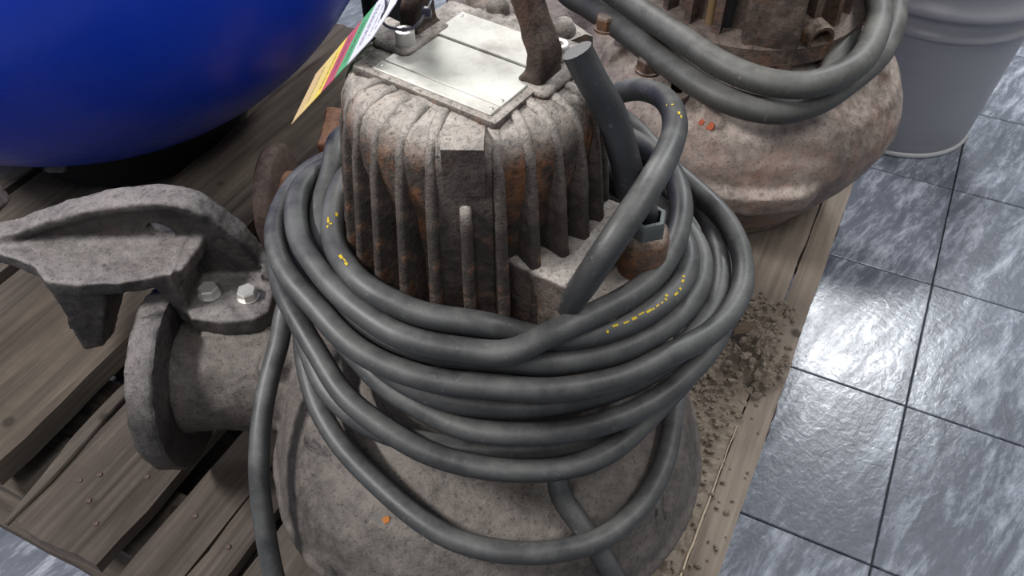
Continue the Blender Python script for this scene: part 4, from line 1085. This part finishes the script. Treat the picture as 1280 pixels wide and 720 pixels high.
# ------------------------------------------------------------------ rusty flanged pipe on the pallet behind the coil
DP = Matrix.Translation((-0.385, 1.055, 0.233)) @ Vector((0.92, -0.05, 0.02)).to_track_quat('Z', 'X').to_matrix().to_4x4()
pipe = thing('flanged_pipe', 'rusty brown pipe with a round flange, lying behind the coiled cable', 'pipe', (-0.38, 1.075, 0.14))
bm = lathe([(0, -0.002), (0.040, -0.004), (0.075, 0.0), (0.0845, 0.004), (0.0880, 0.012), (0.0880, 0.024), (0.082, 0.030), (0.050, 0.032), (0, 0.032)], 48, DP)
roughen(bm, 0.0015, 40, 4); obj('flange', bm, M['rust_brown'], pipe, smooth=50)
bm = lathe([(0, 0.028), (0.046, 0.028), (0.046, 0.30), (0.05, 0.31), (0, 0.31)], 36, DP)
roughen(bm, 0.001, 40, 7); obj('pipe_barrel', bm, M['rust'], pipe, label='orange rusty barrel', smooth=50)
ring = thing('bearing_block', 'orange rusty casting half hidden left of the finned motor', 'casting', (-0.26, 1.205, 0.14))
bm = bm_new(); add_box(bm, (-0.318, 1.15, 0.1425), (-0.20, 1.26, 0.268))
me = fused(bm, 0.004, 8, 0.003, 30, 5); obj('casting_body', me, M['rust'], ring)
bm = lathe([(0, 0), (0.012, 0), (0.012, 0.012), (0, 0.014)], 6, Matrix.Translation((-0.25, 1.21, 0.262))); obj('stud', bm, M['rust_brown'], ring)

# black rubber block between tank and pump
bm = box_bm((-0.05, -0.022, 0.0), (0.05, 0.022, 0.20), Matrix.Translation((-0.255, 1.66, 0.1425)) @ Matrix.Rotation(0.7, 4, 'Z'), bevel=0.012, seg=3)
bl = obj('rubber_buffer', bm, M['black'], None, origin=(-0.255, 1.66, 0.1425), smooth=40)
tag(bl, 'black rounded block standing between the blue tank and the pump', 'block')

# ------------------------------------------------------------------ shards, soil, leaf, flakes
def shard(loc, size, seed, label):
    rnd = random.Random(seed); bm = bm_new()
    bmesh.ops.create_icosphere(bm, subdivisions=2, radius=1.0)
    for v in bm.verts: v.co = Vector((v.co.x * size[0], v.co.y * size[1], max(v.co.z, -0.6) * size[2])) * (1 + 0.35 * noise.noise(v.co * 1.6 + Vector((seed, 0, 0))))
    bmesh.ops.rotate(bm, verts=bm.verts, matrix=Matrix.Rotation(seed * 1.3, 3, 'Z'))
    lo = min(v.co.z for v in bm.verts)
    bmesh.ops.translate(bm, verts=bm.verts, vec=Vector(loc) - Vector((0, 0, lo)))
    o = obj('stone_shard', bm, M['shard'], None, origin=loc); tag(o, label, 'stone'); return o
shard((-0.862, 1.205, 0.178), (0.045, 0.022, 0.018), 3, 'larger grey stone shard under the edge of the blue tank')
shard((-0.792, 1.205, 0.178), (0.020, 0.012, 0.010), 5, 'small pale stone chip under the tank, right of the larger shard')

def soil_height(a, b):
    h = 0.0
    for ca, cb, ra, rb, hh in ((0.93, -0.085, 0.075, 0.07, 0.016), (0.865, -0.045, 0.062, 0.056, 0.036), (0.80, -0.11, 0.10, 0.08, 0.014), (0.72, -0.10, 0.15, 0.072, 0.010), (0.56, -0.098, 0.16, 0.066, 0.008), (0.46, -0.10, 0.12, 0.06, 0.007), (0.885, -0.015, 0.03, 0.018, 0.012), (0.97, -0.03, 0.03, 0.03, 0.010)):
        d = ((a - ca) / ra) ** 2 + ((b - cb) / rb) ** 2
        h = max(h, hh * (1 - d)) if d < 1.6 else h
    p = Vector((a * 40, b * 40, 1.0))
    n = noise.fractal(p, 0.7, 2.1, 5)
    c = 1.0 - noise.cell(p * 1.7) * 0.5
    return h * (0.7 + 0.7 * n) + 0.0035 * n * (1 if h > 0 else 0) + 0.006 * noise.noise(p * 2.2) * min(1, max(h, 0) / 0.006) - 0.0010
bm = bm_new(); grid = {}
na, nb = 150, 46
for i in range(na + 1):
    for j in range(nb + 1):
        a = 0.42 + 0.62 * i / na; b = -0.165 + 0.178 * j / nb
        h = soil_height(a, b)
        if b > 0.007: h = min(h, 0.0)
        pc = ab(a, b)
        if math.hypot(pc.x - PX, pc.y - PY) < 0.212: h = -0.002
        grid[i, j] = (bm.verts.new(ab(a, b, 0.1395 + h)), h)
for i in range(na):
    for j in range(nb):
        q = [grid[i, j], grid[i + 1, j], grid[i + 1, j + 1], grid[i, j + 1]]
        if max(x[1] for x in q) > 0.0: bm.faces.new([x[0] for x in q])
bmesh.ops.delete(bm, geom=[v for v in bm.verts if not v.link_faces], context='VERTS')
soil = obj('soil', bm, M['dirt'], None, origin=tuple(ab(0.85, -0.06, 0.14)))
tag(soil, 'brown crumbly dry soil heaped on the right edge of the pallet', 'soil'); soil['kind'] = 'stuff'
bm = bm_new(); rnd = random.Random(12)
made = 0
while made < 900:
    a = rnd.uniform(0.44, 1.02); b = rnd.uniform(-0.155, 0.004)
    h = soil_height(a, b)
    if h < 0.002 and rnd.random() > 0.08: continue
    pc = ab(a, b)
    if math.hypot(pc.x - PX, pc.y - PY) < 0.215 or math.hypot(pc.x - QX, pc.y - QY) < 0.225: continue
    s = rnd.uniform(0.0012, 0.0042) * (1.9 if (rnd.random() < 0.12 and a > 0.78) else 1)
    r = bmesh.ops.create_icosphere(bm, subdivisions=1, radius=s)
    M3 = Matrix.Rotation(rnd.uniform(0, 6), 3, 'X') @ Matrix.Rotation(rnd.uniform(0, 6), 3, 'Z')
    c = ab(a, b, 0.1405 + max(h, 0) + s * 0.3)
    for v in r['verts']: v.co = M3 @ (Vector((v.co.x * 1.3, v.co.y, v.co.z * 0.75)) * rnd.uniform(0.75, 1.2)) + c
    made += 1
cl = obj('soil_crumbs', bm, M['dirt'], None, origin=tuple(ab(0.80, -0.08, 0.14)))
tag(cl, 'loose crumbs of soil scattered over the heap and the pallet edge', 'soil'); cl['kind'] = 'stuff'

bm = bm_new(); pts2 = [(-0.022, 0.0), (-0.010, 0.008), (0.006, 0.010), (0.022, 0.001), (0.006, -0.008), (-0.010, -0.006)]
c = bm.verts.new((0, 0.001, 0.002)); ring_ = [bm.verts.new((x, y, 0.0005 + 0.003 * abs(y) / 0.01)) for x, y in pts2]
for k in range(6): bm.faces.new((c, ring_[k], ring_[(k + 1) % 6]))
bmesh.ops.solidify(bm, geom=bm.faces[:], thickness=0.0006)
bmesh.ops.transform(bm, matrix=Matrix.Translation(ab(0.895, -0.068, 0.140 + soil_height(0.895, -0.068) + 0.006)) @ Matrix.Rotation(0.5, 4, 'Z'), verts=bm.verts)
lf = obj('dry_leaf', bm, M['leaf'], None, origin=tuple(ab(0.895, -0.068, 0.14 + max(0, soil_height(0.895, -0.068)))))
tag(lf, 'pale curled dry leaf on top of the soil heap', 'leaf')

def flake(name, p, r, seed, mat, label, cat, parent=None, nrm=(0, 0, 1)):
    rnd = random.Random(seed); bm = bm_new(); T = Matrix.Translation(p) @ Vector(nrm).to_track_quat('Z', 'Y').to_matrix().to_4x4()
    n = 9; ra = [r * rnd.uniform(0.7, 1.15) for _ in range(n)]
    a = [bm.verts.new(T @ Vector((ra[k] * math.cos(2 * PI * k / n), ra[k] * math.sin(2 * PI * k / n), 0.0012))) for k in range(n)]
    b = [bm.verts.new(T @ Vector((ra[k] * 1.05 * math.cos(2 * PI * k / n), ra[k] * 1.05 * math.sin(2 * PI * k / n), -0.0012))) for k in range(n)]
    bm.faces.new(a); bm.faces.new(b[::-1])
    for k in range(n): bm.faces.new((a[k], b[k], b[(k + 1) % n], a[(k + 1) % n]))
    o = obj(name, bm, mat, parent, origin=None if parent else p, label=label)
    if cat: tag(o, label, cat)
    return o
flake('rust_flake', tuple(ab(0.650, -0.083, 0.1415 + max(0, soil_height(0.650, -0.083)))), 0.0048, 1, M['orange'], 'small orange rust flake on the soil, near the lowest cable loop', 'rust flake')
flake('rust_flake', tuple(ab(0.862, -0.108, 0.1425 + max(0, soil_height(0.862, -0.108)))), 0.0050, 4, M['orange'], 'orange-brown flake on the soil heap beside the coiled cable', 'rust flake')
flake('rust_spot', (-0.1232, 0.4191, 0.3642), 0.0045, 7, M['orange'], 'small orange rust spot', None, volute, (-0.166, -0.335, 0.928))
rear_volute = [c for c in rear.children if c.name.startswith('volute')][0]
flake('paint_spot', (0.2684, 1.0092, 0.4062), 0.0050, 8, M['red_spot'], 'orange-red paint spot', None, rear_volute, (-0.70, -0.41, 0.57))
flake('paint_spot', (0.2790, 1.0010, 0.4060), 0.0075, 9, M['red_spot'], 'larger orange-red paint spot', None, rear_volute, (-0.64, -0.45, 0.57))
